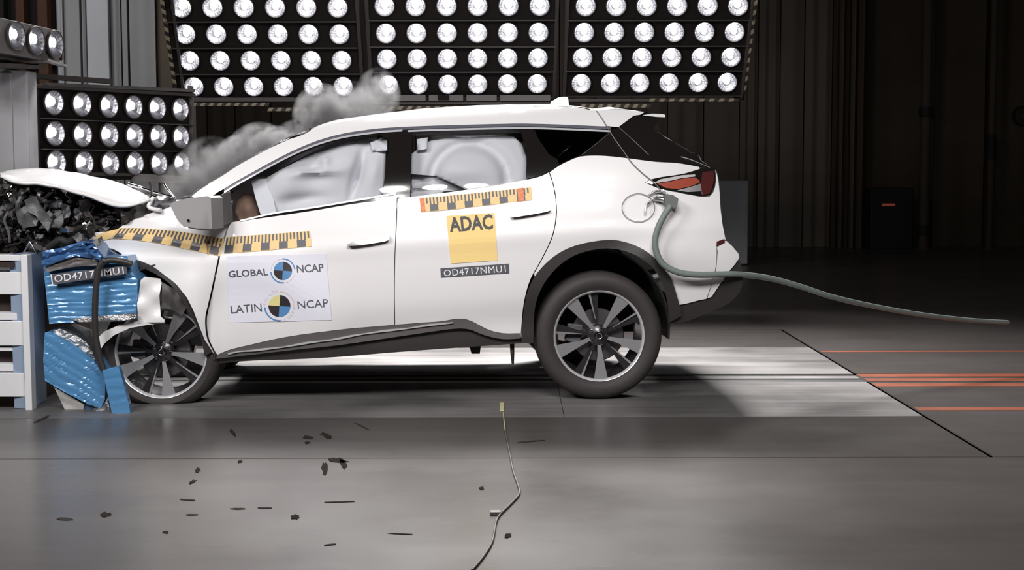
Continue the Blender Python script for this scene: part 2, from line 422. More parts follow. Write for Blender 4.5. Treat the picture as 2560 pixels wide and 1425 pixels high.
for q in (HM, BM_, LM): q.polygons.foreach_set('use_smooth', [True] * len(q.polygons))
def lamp(parent, loc, aim, scale=1.):
    base = V(parent.location)
    h = bpy.data.objects.new('lamp', HM); COL.objects.link(h); h.parent = parent
    h.location = loc - base
    h.rotation_mode = 'QUATERNION'; h.rotation_quaternion = V(aim).normalized().to_track_quat('-Y', 'Z'); h.scale = (scale,) * 3
    for nm, me in (('reflector', RM), ('bulb', BM_), ('lens', LM)):
        c = bpy.data.objects.new(nm, me); COL.objects.link(c); c.parent = h
    return h
def lerp(a, b, t): return a + (b - a) * t
TILT = math.radians(33)
def hung_bank(label, rows, yb, posts, group):
    """rows: list of (x_first, y_first, x_last, y_last) pixel centres, top to bottom, six lamps each"""
    p0 = atY((rows[-1][0] + rows[-1][2]) / 2, rows[-1][1], yb); n = V((0, -math.cos(TILT), -math.sin(TILT)))
    t = thing('lamp_bank', label, 'lamp bank', p0, group)
    aim = V((0, -math.cos(math.radians(15)), -math.sin(math.radians(15))))
    upv = V((0, -aim.z, aim.y)) * -1
    P = [[plane_hit(lerp(a, c, i / 5), lerp(b, d, i / 5), p0, n) for i in range(6)] for a, b, c, d in rows]
    for r, row in enumerate(P):
        mid = (row[0] + row[-1]) / 2; xa, xb = row[0].x - .155, row[-1].x + .155
        hh = .128
        cs = []
        for dx in (xa, xb):
            for k in (-1, 1): cs.append(V((dx, mid.y, mid.z)) + upv * hh * k + aim * -.004)
        f = [cs[0], cs[2], cs[3], cs[1]]; bk = [v - aim * .16 for v in f]
        hexa(f + bk, 'row_housing', 'lampbox', t, off=p0, bev=.004)
        f = [V((xa, mid.y, mid.z)) + upv * (-hh - .008) + aim * .012, V((xb, mid.y, mid.z)) + upv * (-hh - .008) + aim * .012,
             V((xb, mid.y, mid.z)) + upv * (-hh + .004) + aim * .012, V((xa, mid.y, mid.z)) + upv * (-hh + .004) + aim * .012]
        hexa(f + [v - aim * .12 for v in f], 'row_rail', 'lamprail', t, off=p0)
        for c in row: lamp(t, c + aim * .036, aim, .96)
    # one more row of housing above the frame carries the side frames up
    for x0, y0, x1, y1, wpx in posts:
        a, b = plane_hit(x0, y0, p0, n), plane_hit(x1, y1, p0, n); a = a + (a - b) * .5
        ww = wpx * yb / FPX; ax = V((ww, 0, 0)); bx = V((ww, 0, 0))
        nn = n * .05
        f = [b - bx / 2 + nn, b + bx / 2 + nn, a + ax / 2 + nn, a - ax / 2 + nn]
        hexa(f + [v - nn * 2.6 for v in f], 'side_frame', 'lamprail', t, off=p0, bev=.003)
    return t, p0, n
YB_ = 13.5
GL = 'large lamp banks hung behind the car'
bL, pL, nL = hung_bank('large hung lamp bank at the left, above the bonnet and windscreen', [(455, 17.5, 845, 17.5), (465.5, 84, 849.5, 84), (476, 150, 855, 149.5), (486.6, 215, 859, 214)], YB_,
    [(433, 0, 462, 242, 7), (893, 0, 909, 242, 9)], GL)
bM, pM, nM = hung_bank('large hung lamp bank in the middle, above the doors of the car', [(962, 14, 1349, 13), (965.5, 82, 1346, 79.7), (968, 146, 1344.6, 143.4), (972, 210, 1342.8, 207.4)], YB_,
    [(917, 0, 930, 240, 9), (1393, 0, 1385, 240, 9)], GL)
bR, pR, nR = hung_bank('large hung lamp bank at the right, above the spoiler of the car', [(1463.7, 14, 1844, 13), (1459.8, 79.7, 1835, 78.5), (1456, 143, 1826, 141), (1452.7, 206.7, 1817, 204)], YB_,
    [(1419, 0, 1410, 240, 9), (1880, 0, 1852, 240, 7)], GL)
def hazard(parent, p0, a, b, w, n_str, nm='hazard_strip', lean=.6):
    """striped strip from world point a to b with width vector w"""
    vs, fs, mi = [], [], []
    bk = V((0, .015, 0))
    for i in range(n_str):
        for j, (t0, t1) in enumerate(((i / n_str, (i + .5) / n_str), ((i + .5) / n_str, (i + 1) / n_str))):
            k = len(vs); d = b - a; sh = d.normalized() * w.length * lean
            q = [a + d * t0, a + d * t1, a + d * t1 + w + sh, a + d * t0 + w + sh]
            vs += q + [v + bk for v in q]
            fs += [(k, k + 1, k + 2, k + 3), (k + 7, k + 6, k + 5, k + 4), (k, k + 4, k + 5, k + 1), (k + 1, k + 5, k + 6, k + 2), (k + 2, k + 6, k + 7, k + 3), (k + 3, k + 7, k + 4, k)]
            mi += [j] * 6
    me = bpy.data.meshes.new(nm); me.from_pydata([tuple(v - p0) for v in vs], [], fs); me.materials.append(M['hazy']); me.materials.append(M['hazk'])
    me.polygons.foreach_set('material_index', mi)
    return obj(nm, me, None, parent)
def bottom_bar(t, p0, x0, x1, ya, yb, mat_='lamprail', nm='bottom_beam', Y=13.42, d=.1):
    a, b = atY(x0, yb, Y), atY(x1, ya, Y)
    obj(nm, boxmesh(a.x - p0.x, b.x - p0.x, Y - p0.y, Y + d - p0.y, a.z - p0.z, b.z - p0.z, .003), mat_, t)
bottom_bar(bL, pL, 478, 912, 243, 255); bottom_bar(bM, pM, 925, 1390, 254, 262); bottom_bar(bR, pR, 1412, 1850, 246, 255)
for x0, x1 in ((984, 1064), (1072, 1158), (1166, 1242), (1250, 1376)): bottom_bar(bM, pM, x0, x1, 237, 253, 'lampgrey', 'ballast_box', Y=13.39)
bottom_bar(bM, pM, 1094, 1122, 237, 250, 'lampbox', 'connector', Y=13.36, d=.03)
def hz(t, p0, x0, x1, y0, y1, n, Y=13.38):
    a, b = atY(x0, y1, Y), atY(x1, y1, Y); w = atY(x0, y0, Y) - a; hazard(t, p0, a, b, V((0, 0, w.z)), n)
hz(bL, pL, 478, 670, 257, 265, 9); hz(bL, pL, 668, 912, 269, 278, 11)
hz(bM, pM, 925, 1400, 265, 274, 21); hz(bR, pR, 1450, 1624, 260, 269, 8); hz(bR, pR, 1622, 1845, 246, 254, 9)
a, b = plane_hit(403, 0, pL, nL), plane_hit(436, 218, pL, nL); hazard(bL, pL, a + (a - b) * .2 + V((0, -.05, 0)), b + V((0, -.05, 0)), V((.034, 0, 0)), 12)
a, b = plane_hit(1892, 0, pR, nR), plane_hit(1862, 236, pR, nR); hazard(bR, pR, a + (a - b) * .2 + V((0, -.05, 0)), b + V((0, -.05, 0)), V((-.034, 0, 0)), 12)
q = [plane_hit(*p, pL, nL) for p in ((412, 0), (440, 0), (470, 250), (446, 250))]
q[0] += (q[0] - q[3]) * .3; q[1] += (q[1] - q[2]) * .3
hexa([q[3], q[2], q[1], q[0]] + [v + V((0, .08, .02)) for v in (q[3], q[2], q[1], q[0])], 'side_panel', 'lampbox', bL, off=pL)
q = [plane_hit(*p, pR, nR) for p in ((1858, 0), (1886, 0), (1860, 250), (1836, 250))]
q[0] += (q[0] - q[3]) * .3; q[1] += (q[1] - q[2]) * .3
hexa([q[3], q[2], q[1], q[0]] + [v + V((0, .08, .02)) for v in (q[3], q[2], q[1], q[0])], 'side_panel', 'lampbox', bR, off=pR)

# lower bank beside the barrier, turned to the car: plane recedes to the right
def turned_bank(label, grid, yl, yr, xl, xr, frame, rscale, mat_box, back):
    a, b = atY(xl, 340, yl), atY(xr, 340, yr)
    n = V((b - a).cross(V((0, 0, 1)))).normalized()
    if n.y > 0: n = -n
    t = thing('lamp_bank', label, 'lamp bank', a)
    off = a.copy()
    f = [plane_hit(*p, a, n) for p in frame]
    hexa([v + n * -.004 for v in f] + [v + V(back) for v in f], 'housing', mat_box, t, off=off, bev=.004)
    for p in grid: lamp(t, plane_hit(*p[:2], a, n) + n * .036, n, rscale)
    return t, a, n, off
rows = [((127, 257), (197, 261), (265, 265), (327, 268), (386, 271), (444, 274)), ((130, 334), (199, 337), (266, 338), (329, 340), (388, 341), (445, 343)),
        ((133, 407), (203, 408), (268, 409), (330, 409), (390, 409), (447, 409))]
grid = [p for r in rows for p in r]
bT, aT, nT, oT = turned_bank('low lamp bank of eighteen lamps beyond the crushed bonnet', grid, 10.6, 11.7, 127, 445, [(84, 452), (470, 448), (476, 226), (80, 210)], .93, 'lampbox', (-.08, .22, 0))
def strip(t, a, n, off, p, q, h, material, nm, out=.03, dep=.05):
    A, B = plane_hit(*p, a, n) + n * out, plane_hit(*q, a, n) + n * out
    hv = V((0, 0, h)); f = [A - hv, B - hv, B + hv, A + hv]
    return hexa(f + [v - n * dep for v in f], nm, material, t, off=off)
strip(bT, aT, nT, oT, (94, 296), (479, 313), .0035, 'rail_light', 'row_rail'); strip(bT, aT, nT, oT, (97, 373), (477, 379), .0035, 'rail_light', 'row_rail')
strip(bT, aT, nT, oT, (108, 211), (476, 227), .012, 'rail_light', 'top_rail', .05); strip(bT, aT, nT, oT, (84, 216), (480, 238), .012, 'lamprail', 'frame_rail', .04)
strip(bT, aT, nT, oT, (74, 187), (294, 203), .018, 'lamprail', 'support_bar', -.05); strip(bT, aT, nT, oT, (330, 444), (470, 450), .03, 'lampgrey', 'ballast_box', .03)
strip(bT, aT, nT, oT, (84, 432), (470, 440), .012, 'lamprail', 'frame_rail', .02)
for px in (88, 477):
    A = plane_hit(px, 330, aT, nT); obj('leg', boxmesh(A.x - .02 - oT.x, A.x + .02 - oT.x, A.y - oT.y, A.y + .05 - oT.y, -oT.z, plane_hit(px, 215, aT, nT).z - oT.z, .003), 'lamprail', bT)
# small bank top left
bS, aS, nS, oS = turned_bank('small grey lamp box with three lamps above the grey block', [(31, 90), (81, 102), (129, 111)], 9.9, 10.35, 31, 129,
    [(-60, 120), (149, 158), (156, 78), (-60, 30)], 1.02, 'lampgrey', (-.22, .04, 0))
for p in ((0, 163),): strip(bS, aS, nS, oS, (-60, 158), (112, 168), .012, 'lamprail', 'shelf_bar', .0, .2)
strip(bS, aS, nS, oS, (100, 150), (149, 165), .008, 'rail_light', 'bracket', .06)
A = plane_hit(135, 150, aS, nS)
hp = thing('steel_frame', 'rusty orange steel frame behind the three lamp box', 'frame', (atY(60, 60, 12.6).x, 12.6, 0))
o0 = V(hp.location)
for px, w_ in ((-20, 30), (38, 22), (92, 26)):
    a, b = atY(px, 60, 12.6), atY(px + w_, 60, 12.6)
    obj('column', boxmesh(a.x - o0.x, b.x - o0.x, 0, .12, 0, 4.2, .01), 'orangebeam' if w_ != 30 else 'blackgear', hp)
a, b = atY(-60, 150, 12.5), atY(150, 132, 12.5)
obj('cross_beam', boxmesh(a.x - o0.x, b.x - o0.x, -.12, -.02, a.z, b.z, .01), 'orangebeam', hp)
obj('back_sheet', boxmesh(atY(-80, 0, 12.9).x - o0.x, atY(143, 0, 12.9).x - o0.x, .2, .25, 0, 4.4), 'blackgear', hp)

# grey block behind the barrier
a, b = atY(-120, 175, 10.2), atY(70, 400, 10.2)
o = thing('concrete_block', 'tall light grey block behind the barrier, left of the low lamp bank', 'block', (a.x, 10.2, 0))
f = [atY(-120, 640, 10.2), atY(80, 640, 10.2), atY(68, 176, 10.2), atY(-120, 165, 10.2)]
for q in (0, 1): f[q].z = 0; f[q].y = 10.2
loc = V(o.location)
hexa(f + [v + V((0, .2, 0)) for v in f], 'body', 'cabinet', o, off=loc, bev=.01)
a, b = atY(-60, 500, 10.19), atY(28, 182, 10.19)
obj('panel', boxmesh(a.x - loc.x, b.x - loc.x, -.02, .0, a.z, b.z, .004), 'cabinet', o)
# ------------------------------------------------------------------ the car: frame and surface
A0 = V((.51, 8.62, 0)); YAW = math.atan2(8.62 - 8.45, 2.61)
EX = V((math.cos(YAW), math.sin(YAW), 0)); EY = V((-math.sin(YAW), math.cos(YAW), 0))
PITCHC = .061
def pw(tab, x):
    if x <= tab[0][0]: return tab[0][1]
    n = len(tab)
    def slope(i):
        if i == 0 or i == n - 1: return 0.
        (x0, y0), (x1, y1), (x2, y2) = tab[i - 1], tab[i], tab[i + 1]
        a, b = (y1 - y0) / (x1 - x0), (y2 - y1) / (x2 - x1)
        return (a * (x2 - x1) + b * (x1 - x0)) / (x2 - x0)
    for i in range(n - 1):
        (a, b), (c, d) = tab[i], tab[i + 1]
        if x <= c:
            h = c - a; t = (x - a) / h; m0, m1 = slope(i) * h, slope(i + 1) * h
            return (2 * t ** 3 - 3 * t * t + 1) * b + (t ** 3 - 2 * t * t + t) * m0 + (3 * t * t - 2 * t ** 3) * d + (t ** 3 - t * t) * m1
    return tab[-1][1]
DZ = [(.10, .16), (.22, .095), (.34, .045), (.46, .020), (.62, .004), (.80, .0), (.96, .008), (1.08, .025), (1.18, .05), (1.28, .077), (1.38, .110), (1.5, .160), (1.6, .22), (1.68, .285), (1.76, .37), (1.85, .5)]
def D(u, z):
    zl = z - PITCHC * u
    d = pw(DZ, zl)
    if u > .5: d += .20 * ((u - .5) / .9) ** 2.6
    if u > .1 and zl > .95: d += .10 * ((u - .1) / 1.2) ** 2 * min(1, (zl - .95) / .3)
    if u < -1.6: d += .05 * ((-1.6 - u)) ** 2
    # wheel arch swelling
    for uc, zc in ((.51, .38), (-2.08, .32)):
        r = math.hypot(u - uc, z - zc)
        d -= .028 * math.exp(-((r - .50) / .13) ** 2)
    # soft shoulder crease and lower door scoop
    d -= .009 * math.exp(-((zl - 1.0) / .05) ** 2)
    if -1.7 < u < .1: d += .022 * math.exp(-((zl - .50) / .10) ** 2) * min(1, (u + 1.7) / .3, (.1 - u) / .2)
    return d
def W(u, v, z): return A0 + EX * u + EY * v + V((0, 0, z))
def uvz(p): d = p - A0; return d.dot(EX), d.dot(EY), p.z
def S(px, py, inset=0., extra=None):
    """point of the near body side seen at a pixel, INSET metres inboard of the skin"""
    d = 0.
    for _ in range(6):
        p = plane_hit(px, py, A0 + EY * (d + inset), EY)
        u, v, z = uvz(p); d = D(u, z)
        if extra: d += extra(px, py)
    return p
def mirror(p): u, v, z = uvz(p); return W(u, 1.90 - v, z)
car = thing('crashed_car', 'white crashed suv with folded bonnet, nose against the barrier', 'car', W(-.8, .95, 0))
CO = V(car.location)
def inside(p, poly):
    x, y = p; c = False; n = len(poly)
    for i in range(n):
        x1, y1 = poly[i][0], poly[i][1]; x2, y2 = poly[i - 1][0], poly[i - 1][1]
        if (y1 > y) != (y2 > y) and x < (x2 - x1) * (y - y1) / (y2 - y1) + x1: c = not c
    return c
def panel(name, poly, material, parent=None, inset=0., th=.02, step=14., far=False, extra=None, smooth=35, label=None, off=None):
    """a shell piece of the body side bounded by a pixel polygon; thickness goes inboard"""
    pts = []
    for p in poly:
        p = (p[0], p[1])
        if not pts or math.hypot(p[0] - pts[-1][0], p[1] - pts[-1][1]) > 1.2: pts.append(p)
    if math.hypot(pts[0][0] - pts[-1][0], pts[0][1] - pts[-1][1]) < 1.2: pts.pop()
    # densify
    dense = []
    for i, p in enumerate(pts):
        q = pts[(i + 1) % len(pts)]; k = max(1, int(math.hypot(q[0] - p[0], q[1] - p[1]) / step))
        for j in range(k): dense.append((p[0] + (q[0] - p[0]) * j / k, p[1] + (q[1] - p[1]) * j / k))
    xs_ = [p[0] for p in dense]; ys_ = [p[1] for p in dense]; inner = []
    y = min(ys_) + step / 2; r = 0
    while y < max(ys_):
        x = min(xs_) + (step / 2 if r % 2 else 0)
        while x < max(xs_):
            if inside((x, y), dense) and min((x - a) ** 2 + (y - b) ** 2 for a, b in zip(xs_, ys_)) > (step * .45) ** 2: inner.append((x, y))
            x += step
        y += step * .87; r += 1
    n = len(dense)
    vin = [V(p) for p in dense + inner]
    vo, eo, fo, ov, oe, of = delaunay_2d_cdt(vin, [], [list(range(n))], 1, 1e-5)
    top = [S(p.x, p.y, inset, extra) for p in vo]; N = len(top)
    bot = [S(p.x, p.y, inset + th, extra) for p in vo]
    # orient towards the camera
    fs = []
    for f in fo:
        a, b, c = (vo[i] for i in f[:3]); cr = (b.x - a.x) * (c.y - a.y) - (b.y - a.y) * (c.x - a.x)
        fs.append(tuple(f) if cr < 0 else tuple(f)[::-1])
    bd = {}
    for f in fs:
        for i in range(len(f)):
            e = (f[i], f[(i + 1) % len(f)])
            if (e[1], e[0]) in bd: del bd[(e[1], e[0])]
            else: bd[e] = 1
    faces = list(fs) + [tuple(i + N for i in f)[::-1] for f in fs] + [(b, a, a + N, b + N) for a, b in bd]
    o_ = CO if off is None else off
    me = bpy.data.meshes.new(name); me.from_pydata([tuple(p - o_) for p in top + bot], [], faces); me.update()
    o = obj(name, me, material, parent if parent is not None else car, smooth)
    if label: o['label'] = label
    if far:
        mv = [mirror(p) for p in top + bot]
        me2 = bpy.data.meshes.new(name); me2.from_pydata([tuple(p - o_) for p in mv], [], [f[::-1] for f in faces]); me2.update()
        obj(name, me2, material, parent if parent is not None else car, smooth)
    return o
def cross(name, ca, cb, material, parent=None, bulge=0., bdir=None, n=22, pw_=2.4, th=.0, smooth=40, s0=0., s1=1., cut=None):
    """skin across the car between a near curve and its far mirror; ca, cb are lists of world curves stacked as rows"""
    vs, fs = [], []
    rows_ = []
    for c in ca:
        c, b, q = c
        rows_.append((c, mirror(c), b, q))
    m_ = n + 1
    for (p, q, b, bd_) in rows_:
        for k in range(m_):
            s = s0 + (s1 - s0) * k / n
            vs.append(p.lerp(q, s) + bd_ * b * (1 - abs(2 * s - 1) ** pw_))
    for i in range(len(rows_) - 1):
        for k in range(n): fs.append((i * m_ + k, i * m_ + k + 1, (i + 1) * m_ + k + 1, (i + 1) * m_ + k))
    return pyobj(name, vs, fs, material, parent if parent is not None else car, smooth, off=CO)
Z = V((0, 0, 1))

# ---- outlines in pixels (front of the car is to the left)
roof_top = spl([(560, 437), (600, 411), (653, 382), (712, 353), (757, 337), (787, 322), (833, 308), (888, 300), (939, 293), (989, 287), (1060, 279), (1137, 274), (1213, 270), (1314, 268), (1400, 267), (1448, 271), (1491, 277)])
chrome = spl([(560, 480), (598, 457), (636, 436), (674, 415), (712, 395), (750, 377), (787, 362), (825, 350), (863, 341), (900, 335), (939, 330), (975, 327), (1012, 325), (1090, 322), (1162, 320), (1240, 318), (1314, 317), (1419, 320), (1527, 325)])
def off_y(c, d): return [V((p.x, p.y + d, 0)) for p in c]
hatch_joint = [(1491, 277), (1500, 285), (1509, 300), (1517, 315)]
# roof side rail (white): from A pillar base to hatch joint
pillar_low = [(497, 508), (487, 490), (520, 465)]
railpoly = [(478, 492), (500, 474), (530, 455)] + roof_top + hatch_joint[1:] + [(1514, 316)] + off_y(chrome, -8)[::-1][1:] + [(545, 480), (527, 493), (505, 500)]
panel('roof_side_rail', railpoly, 'paint', far=True, th=.03, step=12)
panel('roof_gutter', off_y(chrome, -8) + off_y(chrome, -1)[::-1], 'gutter', inset=.004, th=.02, far=True, step=12)
def strip_px(name, c, w, material, parent=None, inset=-.006, th=.014, **k):
    return panel(name, off_y(c, -w / 2) + off_y(c, w / 2)[::-1], material, parent, inset=inset, th=th, step=12, **k)

# ---- side doors, quarter, fender: white metal
belt = spl([(575, 556), (620, 550), (686, 541), (787, 526), (888, 509), (992, 497)])
sill = [(543, 887), (575, 874), (629, 861), (690, 847), (748, 837), (810, 829), (867, 822), (925, 817), (985, 812)]
sill2 = [(985, 812), (1050, 807), (1104, 803), (1140, 797), (1169, 799), (1193, 810), (1223, 825), (1258, 833), (1300, 833)]
joint = [(575, 556), (568, 580), (560, 605), (552, 635), (542, 681), (532, 729), (523, 768), (517, 800), (521, 842), (533, 870), (543, 887)]
midj = [(992, 497), (990, 560), (986, 650), (985, 740), (986, 812)]
def dent(px, py): return .009 * math.exp(-((px - 535) / 34) ** 2 - ((py - 780) / 60) ** 2) + .014 * math.exp(-((px - 553) / 14) ** 2) * (1 if py > 600 else 0) * .6
fdoor = belt + spl(midj)[1:] + spl(sill)[::-1][1:] + spl(joint)[::-1][1:-1]
d1 = panel('front_door', fdoor, 'paint', far=True, step=15, extra=dent)
rdbelt = spl([(994, 497), (1025, 493), (1080, 486), (1150, 477), (1230, 465), (1300, 453), (1348, 442), (1372, 431)])
rdback = spl([(1372, 431), (1384, 470), (1390, 530), (1380, 590), (1352, 650), (1325, 700), (1309, 760), (1302, 833)])
rdoor = rdbelt + rdback[1:] + spl(sill2)[::-1][1:] + spl([(988, 812), (987, 740), (988, 650), (992, 560)])
d2 = panel('rear_door', rdoor, 'paint', far=True, step=15)
arch = spl([(1304, 840), (1307, 796), (1317, 735), (1341, 685), (1385, 641), (1438, 614), (1513, 600), (1563, 605), (1614, 627), (1654, 664), (1681, 705), (1699, 762)])
qp = ([(1374, 431)] + spl([(1374, 431), (1400, 413), (1434, 397), (1453, 391), (1491, 389), (1539, 392), (1586, 398), (1643, 405), (1694, 408), (1746, 417)])[1:] +
      [(1750, 421), (1741, 426)] + spl([(1741, 426), (1705, 436), (1651, 444), (1622, 451), (1612, 456)])[1:] + spl([(1612, 456), (1646, 471), (1682, 479), (1753, 492), (1777, 489), (1789, 462), (1789, 425)])[1:] +
      spl([(1789, 425), (1795, 447), (1799, 482), (1801, 518), (1806, 560), (1809, 575), (1814, 600)])[1:] +
      spl([(1790, 604), (1792, 630), (1789, 670), (1778, 712), (1766, 747)]) +
      spl([(1742, 752), (1720, 758), (1699, 762)]) + arch[::-1][1:-6] )
qback = [(p.x, p.y) for p in rdback if p.y < 720]
qp = [(p[0], p[1]) for p in qp]
cutoff = [p for p in qp if not (p[0] < 1330 and p[1] > 690)]
quarter = cutoff + [(p[0] + 2.5, p[1]) for p in qback[::-1] if p[1] < 690]
panel('quarter_panel', quarter, 'paint', far=True, step=15)
bump = [(1791, 606), (1816, 602), (1832, 617), (1846, 634), (1848, 645), (1838, 660), (1826, 674), (1802, 708), (1779, 742), (1768, 746), (1779, 714), (1791, 670), (1794, 630)]
panel('rear_bumper', bump, 'paint', far=True, step=10)
panel('reflector', [(1792, 604), (1811, 597), (1812, 606), (1792, 616)], 'darkred', inset=-.006, th=.01, step=6, label='small dark red bumper reflector')
low = [(1699, 764)] + spl([(1699, 762), (1742, 753), (1772, 745), (1800, 715), (1826, 676), (1849, 648)])[1:] + spl([(1849, 648), (1858, 688), (1853, 722), (1840, 742), (1816, 762), (1765, 784), (1718, 803), (1674, 808)])[1:] + [(1673, 792), (1690, 780)]
panel('lower_bumper', low, 'cladding', far=True, inset=.01, step=12, th=.05)
# white strap of the wheel arch claddings
inner = spl([(1333, 858), (1336, 780), (1347, 735), (1371, 693), (1405, 658), (1450, 633), (1513, 621), (1570, 630), (1617, 656), (1648, 692), (1664, 735), (1674, 792)])
panel('wheel_arch_trim', list(arch[:1]) + arch + [(1703, 790), (1674, 806)] + inner[::-1] + [(1304, 857)], 'cladding', inset=-.012, th=.05, far=True, step=12)
# fender, creased
fen_top = spl([(567, 575), (500, 560), (452, 556), (400, 540)])
fen = [(574, 556), (540, 573), (500, 575), (470, 570), (450, 540), (436, 513), (418, 521), (400, 526), (370, 535), (337, 547), (312, 560), (297, 571), (282, 579), (250, 580), (220, 584), (207, 590), (210, 600), (225, 620), (240, 632),
       (252, 618), (282, 622), (297, 630), (312, 641), (350, 652), (385, 668), (410, 687), (442, 712), (468, 745), (484, 777), (500, 820), (512, 850), (524, 868), (536, 887)]
fj = [(p.x - 4.5, p.y) for p in spl(joint)][::-1]
def fdent(px, py):
    return dent(px, py) + .03 * math.exp(-((px - 330) / 60) ** 2 - ((py - 545) / 12) ** 2) - .03 * math.exp(-((py - 600 + (px - 400) * -.12) / 20) ** 2) * (px < 520) - .045 * math.exp(-((px - 490) / 45) ** 2 - ((py - 800) / 90) ** 2) + (.0010 * max(0, 300 - px)) 
panel('front_fender', fen + fj[1:-1], 'paint', extra=fdent, step=11, th=.012)
farf = [(p[0], p[1]) for p in fen + fj[1:-1]]
ptmp = panel('front_fender', farf, 'paint', step=16)   # the far fender: the same outline mirrored
for v in ptmp.data.vertices: v.co = mirror(v.co + CO) - CO
ptmp.data.flip_normals()
fa = spl([(300, 640), (350, 652), (385, 668), (410, 687), (442, 712), (468, 745), (484, 777), (500, 820), (512, 850), (530, 880)])
fb = spl([(512, 890), (497, 826), (474, 787), (452, 745), (420, 706), (371, 676), (323, 662)])
panel('wheel_arch_trim', list(fa) + list(fb), 'cladding', inset=-.005, th=.05, step=12)
# torn lip of the fender below the tape
panel('torn_fender_edge', [(207, 592), (235, 604), (252, 617), (248, 640), (262, 655), (310, 645), (300, 636), (262, 618)], 'paint', inset=.04, th=.01, step=8, extra=lambda x, y: .05 * math.sin(x * .09))

# ---- sill: glossy grey trim and dark underside
sillc = spl(sill + sill2[1:])
sl = spl([(540, 897), (610, 889), (688, 880), (760, 872), (837, 864), (910, 854), (985, 843), (1060, 832), (1134, 822), (1172, 823), (1200, 834), (1230, 843), (1262, 848), (1302, 846)])
panel('sill_trim', off_y(sillc, 1) + sl[::-1], 'greydark', inset=-.006, th=.04, far=True, step=12, extra=lambda x, y: 0)
chs = spl([(570, 885), (600, 878), (640, 876), (700, 868), (748, 861), (790, 854), (850, 846), (910, 834), (985, 825), (1050, 816), (1100, 810), (1132, 806)])
panel('sill_chrome', [V((p.x, p.y - 2.0 - 1.2 * math.sin(p.x * .06), 0)) for p in chs] + [V((p.x, p.y + 2.2, 0)) for p in chs][::-1], 'brighttrim', inset=-.016, th=.014, step=8)
und = spl([(540, 909), (629, 902), (720, 899), (837, 893), (985, 881), (1134, 870), (1223, 864), (1304, 858)])
panel('side_skirt', sl + und[::-1], 'cladding', inset=.02, th=.05, far=True, step=14)

# ---- glass and pillars
fglow = spl([(578, 551), (620, 545), (686, 532), (787, 517), (888, 500), (958, 487)])
fgl = [p for p in chrome if 600 < p.x < 968]
# black mirror corner and pillars
panel('mirror_corner', [(540, 495), (560, 482), (575, 474), (577, 556), (568, 574), (552, 572)], 'greyplastic', inset=.004, th=.02, step=10)
panel('door_frame', [(575, 474)] + [p for p in off_y(chrome, 2) if 578 < p.x < 966] + [(974, 329), (972, 352), (970, 350)] + [V((p.x, p.y + (9 if p.x > 700 else 3), 0)) for p in chrome if 584 < p.x < 962][::-1] + [(582, 478)], 'gloss', inset=.006, th=.02, step=10, far=True)
panel('center_pillar', [(972, 328), (1031, 325), (1031, 341), (1028, 420), (1025, 497), (957, 489), (963, 440), (973, 370)], 'gloss', inset=.004, th=.04, step=12, far=True)
panel('rear_door_pillar', [(1298, 320), (1334, 319), (1345, 345), (1372, 385), (1393, 398), (1398, 411), (1372, 429), (1348, 440), (1315, 447), (1317, 375)], 'gloss', inset=.004, th=.03, step=11, far=True)
panel('rear_side_glass', [(1332, 321)] + [p for p in off_y(chrome, 2) if 1336 < p.x < 1520] + [(1524, 330), (1453, 386), (1434, 395), (1398, 411), (1390, 398), (1370, 384), (1345, 345)], 'glassdark', inset=.008, th=.006, step=12, far=True)
panel('rear_pillar', [(1526, 326), (1546, 319), (1584, 290), (1620, 292), (1656, 296), (1640, 312), (1634, 322), (1660, 342), (1700, 366), (1744, 388), (1752, 402), (1789, 424), (1746, 417), (1694, 407), (1643, 404), (1586, 397), (1539, 391), (1491, 388), (1455, 389)],
      'gloss', inset=.006, th=.03, step=11, far=True)
panel('front_door_glass', [(578, 552), (578, 476)] + [p for p in off_y(chrome, 6) if 584 < p.x < 966] + [(972, 345), (963, 440), (958, 488)] + fglow[::-1][1:-1], 'glass', inset=.014, th=.005, step=14, far=True)
panel('rear_door_glass', [(1029, 328)] + [p for p in off_y(chrome, 5) if 1040 < p.x < 1300] + [(1300, 324), (1317, 375), (1316, 450), (1230, 463), (1150, 475), (1080, 484), (1026, 491)], 'glass', inset=.014, th=.005, step=14, far=True)
ch1 = [p for p in chrome if p.x < 1012]; ch2 = [V((p.x, p.y + 3, 0)) for p in chrome if p.x > 1014]
strip_px('chrome_strip', off_y(ch1, 1), 4.8, 'brighttrim'); strip_px('chrome_strip', off_y(ch2, 0), 4.6, 'brighttrim')
strip_px('belt_chrome', spl([(600, 552), (686, 533), (787, 518), (888, 501), (990, 484)]), 4., 'brighttrim')
panel('belt_trim', [V((p.x, p.y + 2, 0)) for p in spl([(600, 552), (686, 533), (787, 518), (888, 501), (992, 486)])] + [(992, 497)] + [V((p.x, p.y, 0)) for p in belt[::-1]][1:-2], 'gloss', inset=.002, th=.02, step=10)
strip_px('hatch_seam', spl([(1548, 319), (1575, 343), (1600, 366), (1622, 387)]), 1.6, 'greyplastic', inset=.0)
strip_px('glass_seam', spl([(1455, 387), (1490, 360), (1524, 333)]), 1.2, 'greydark', inset=.0)

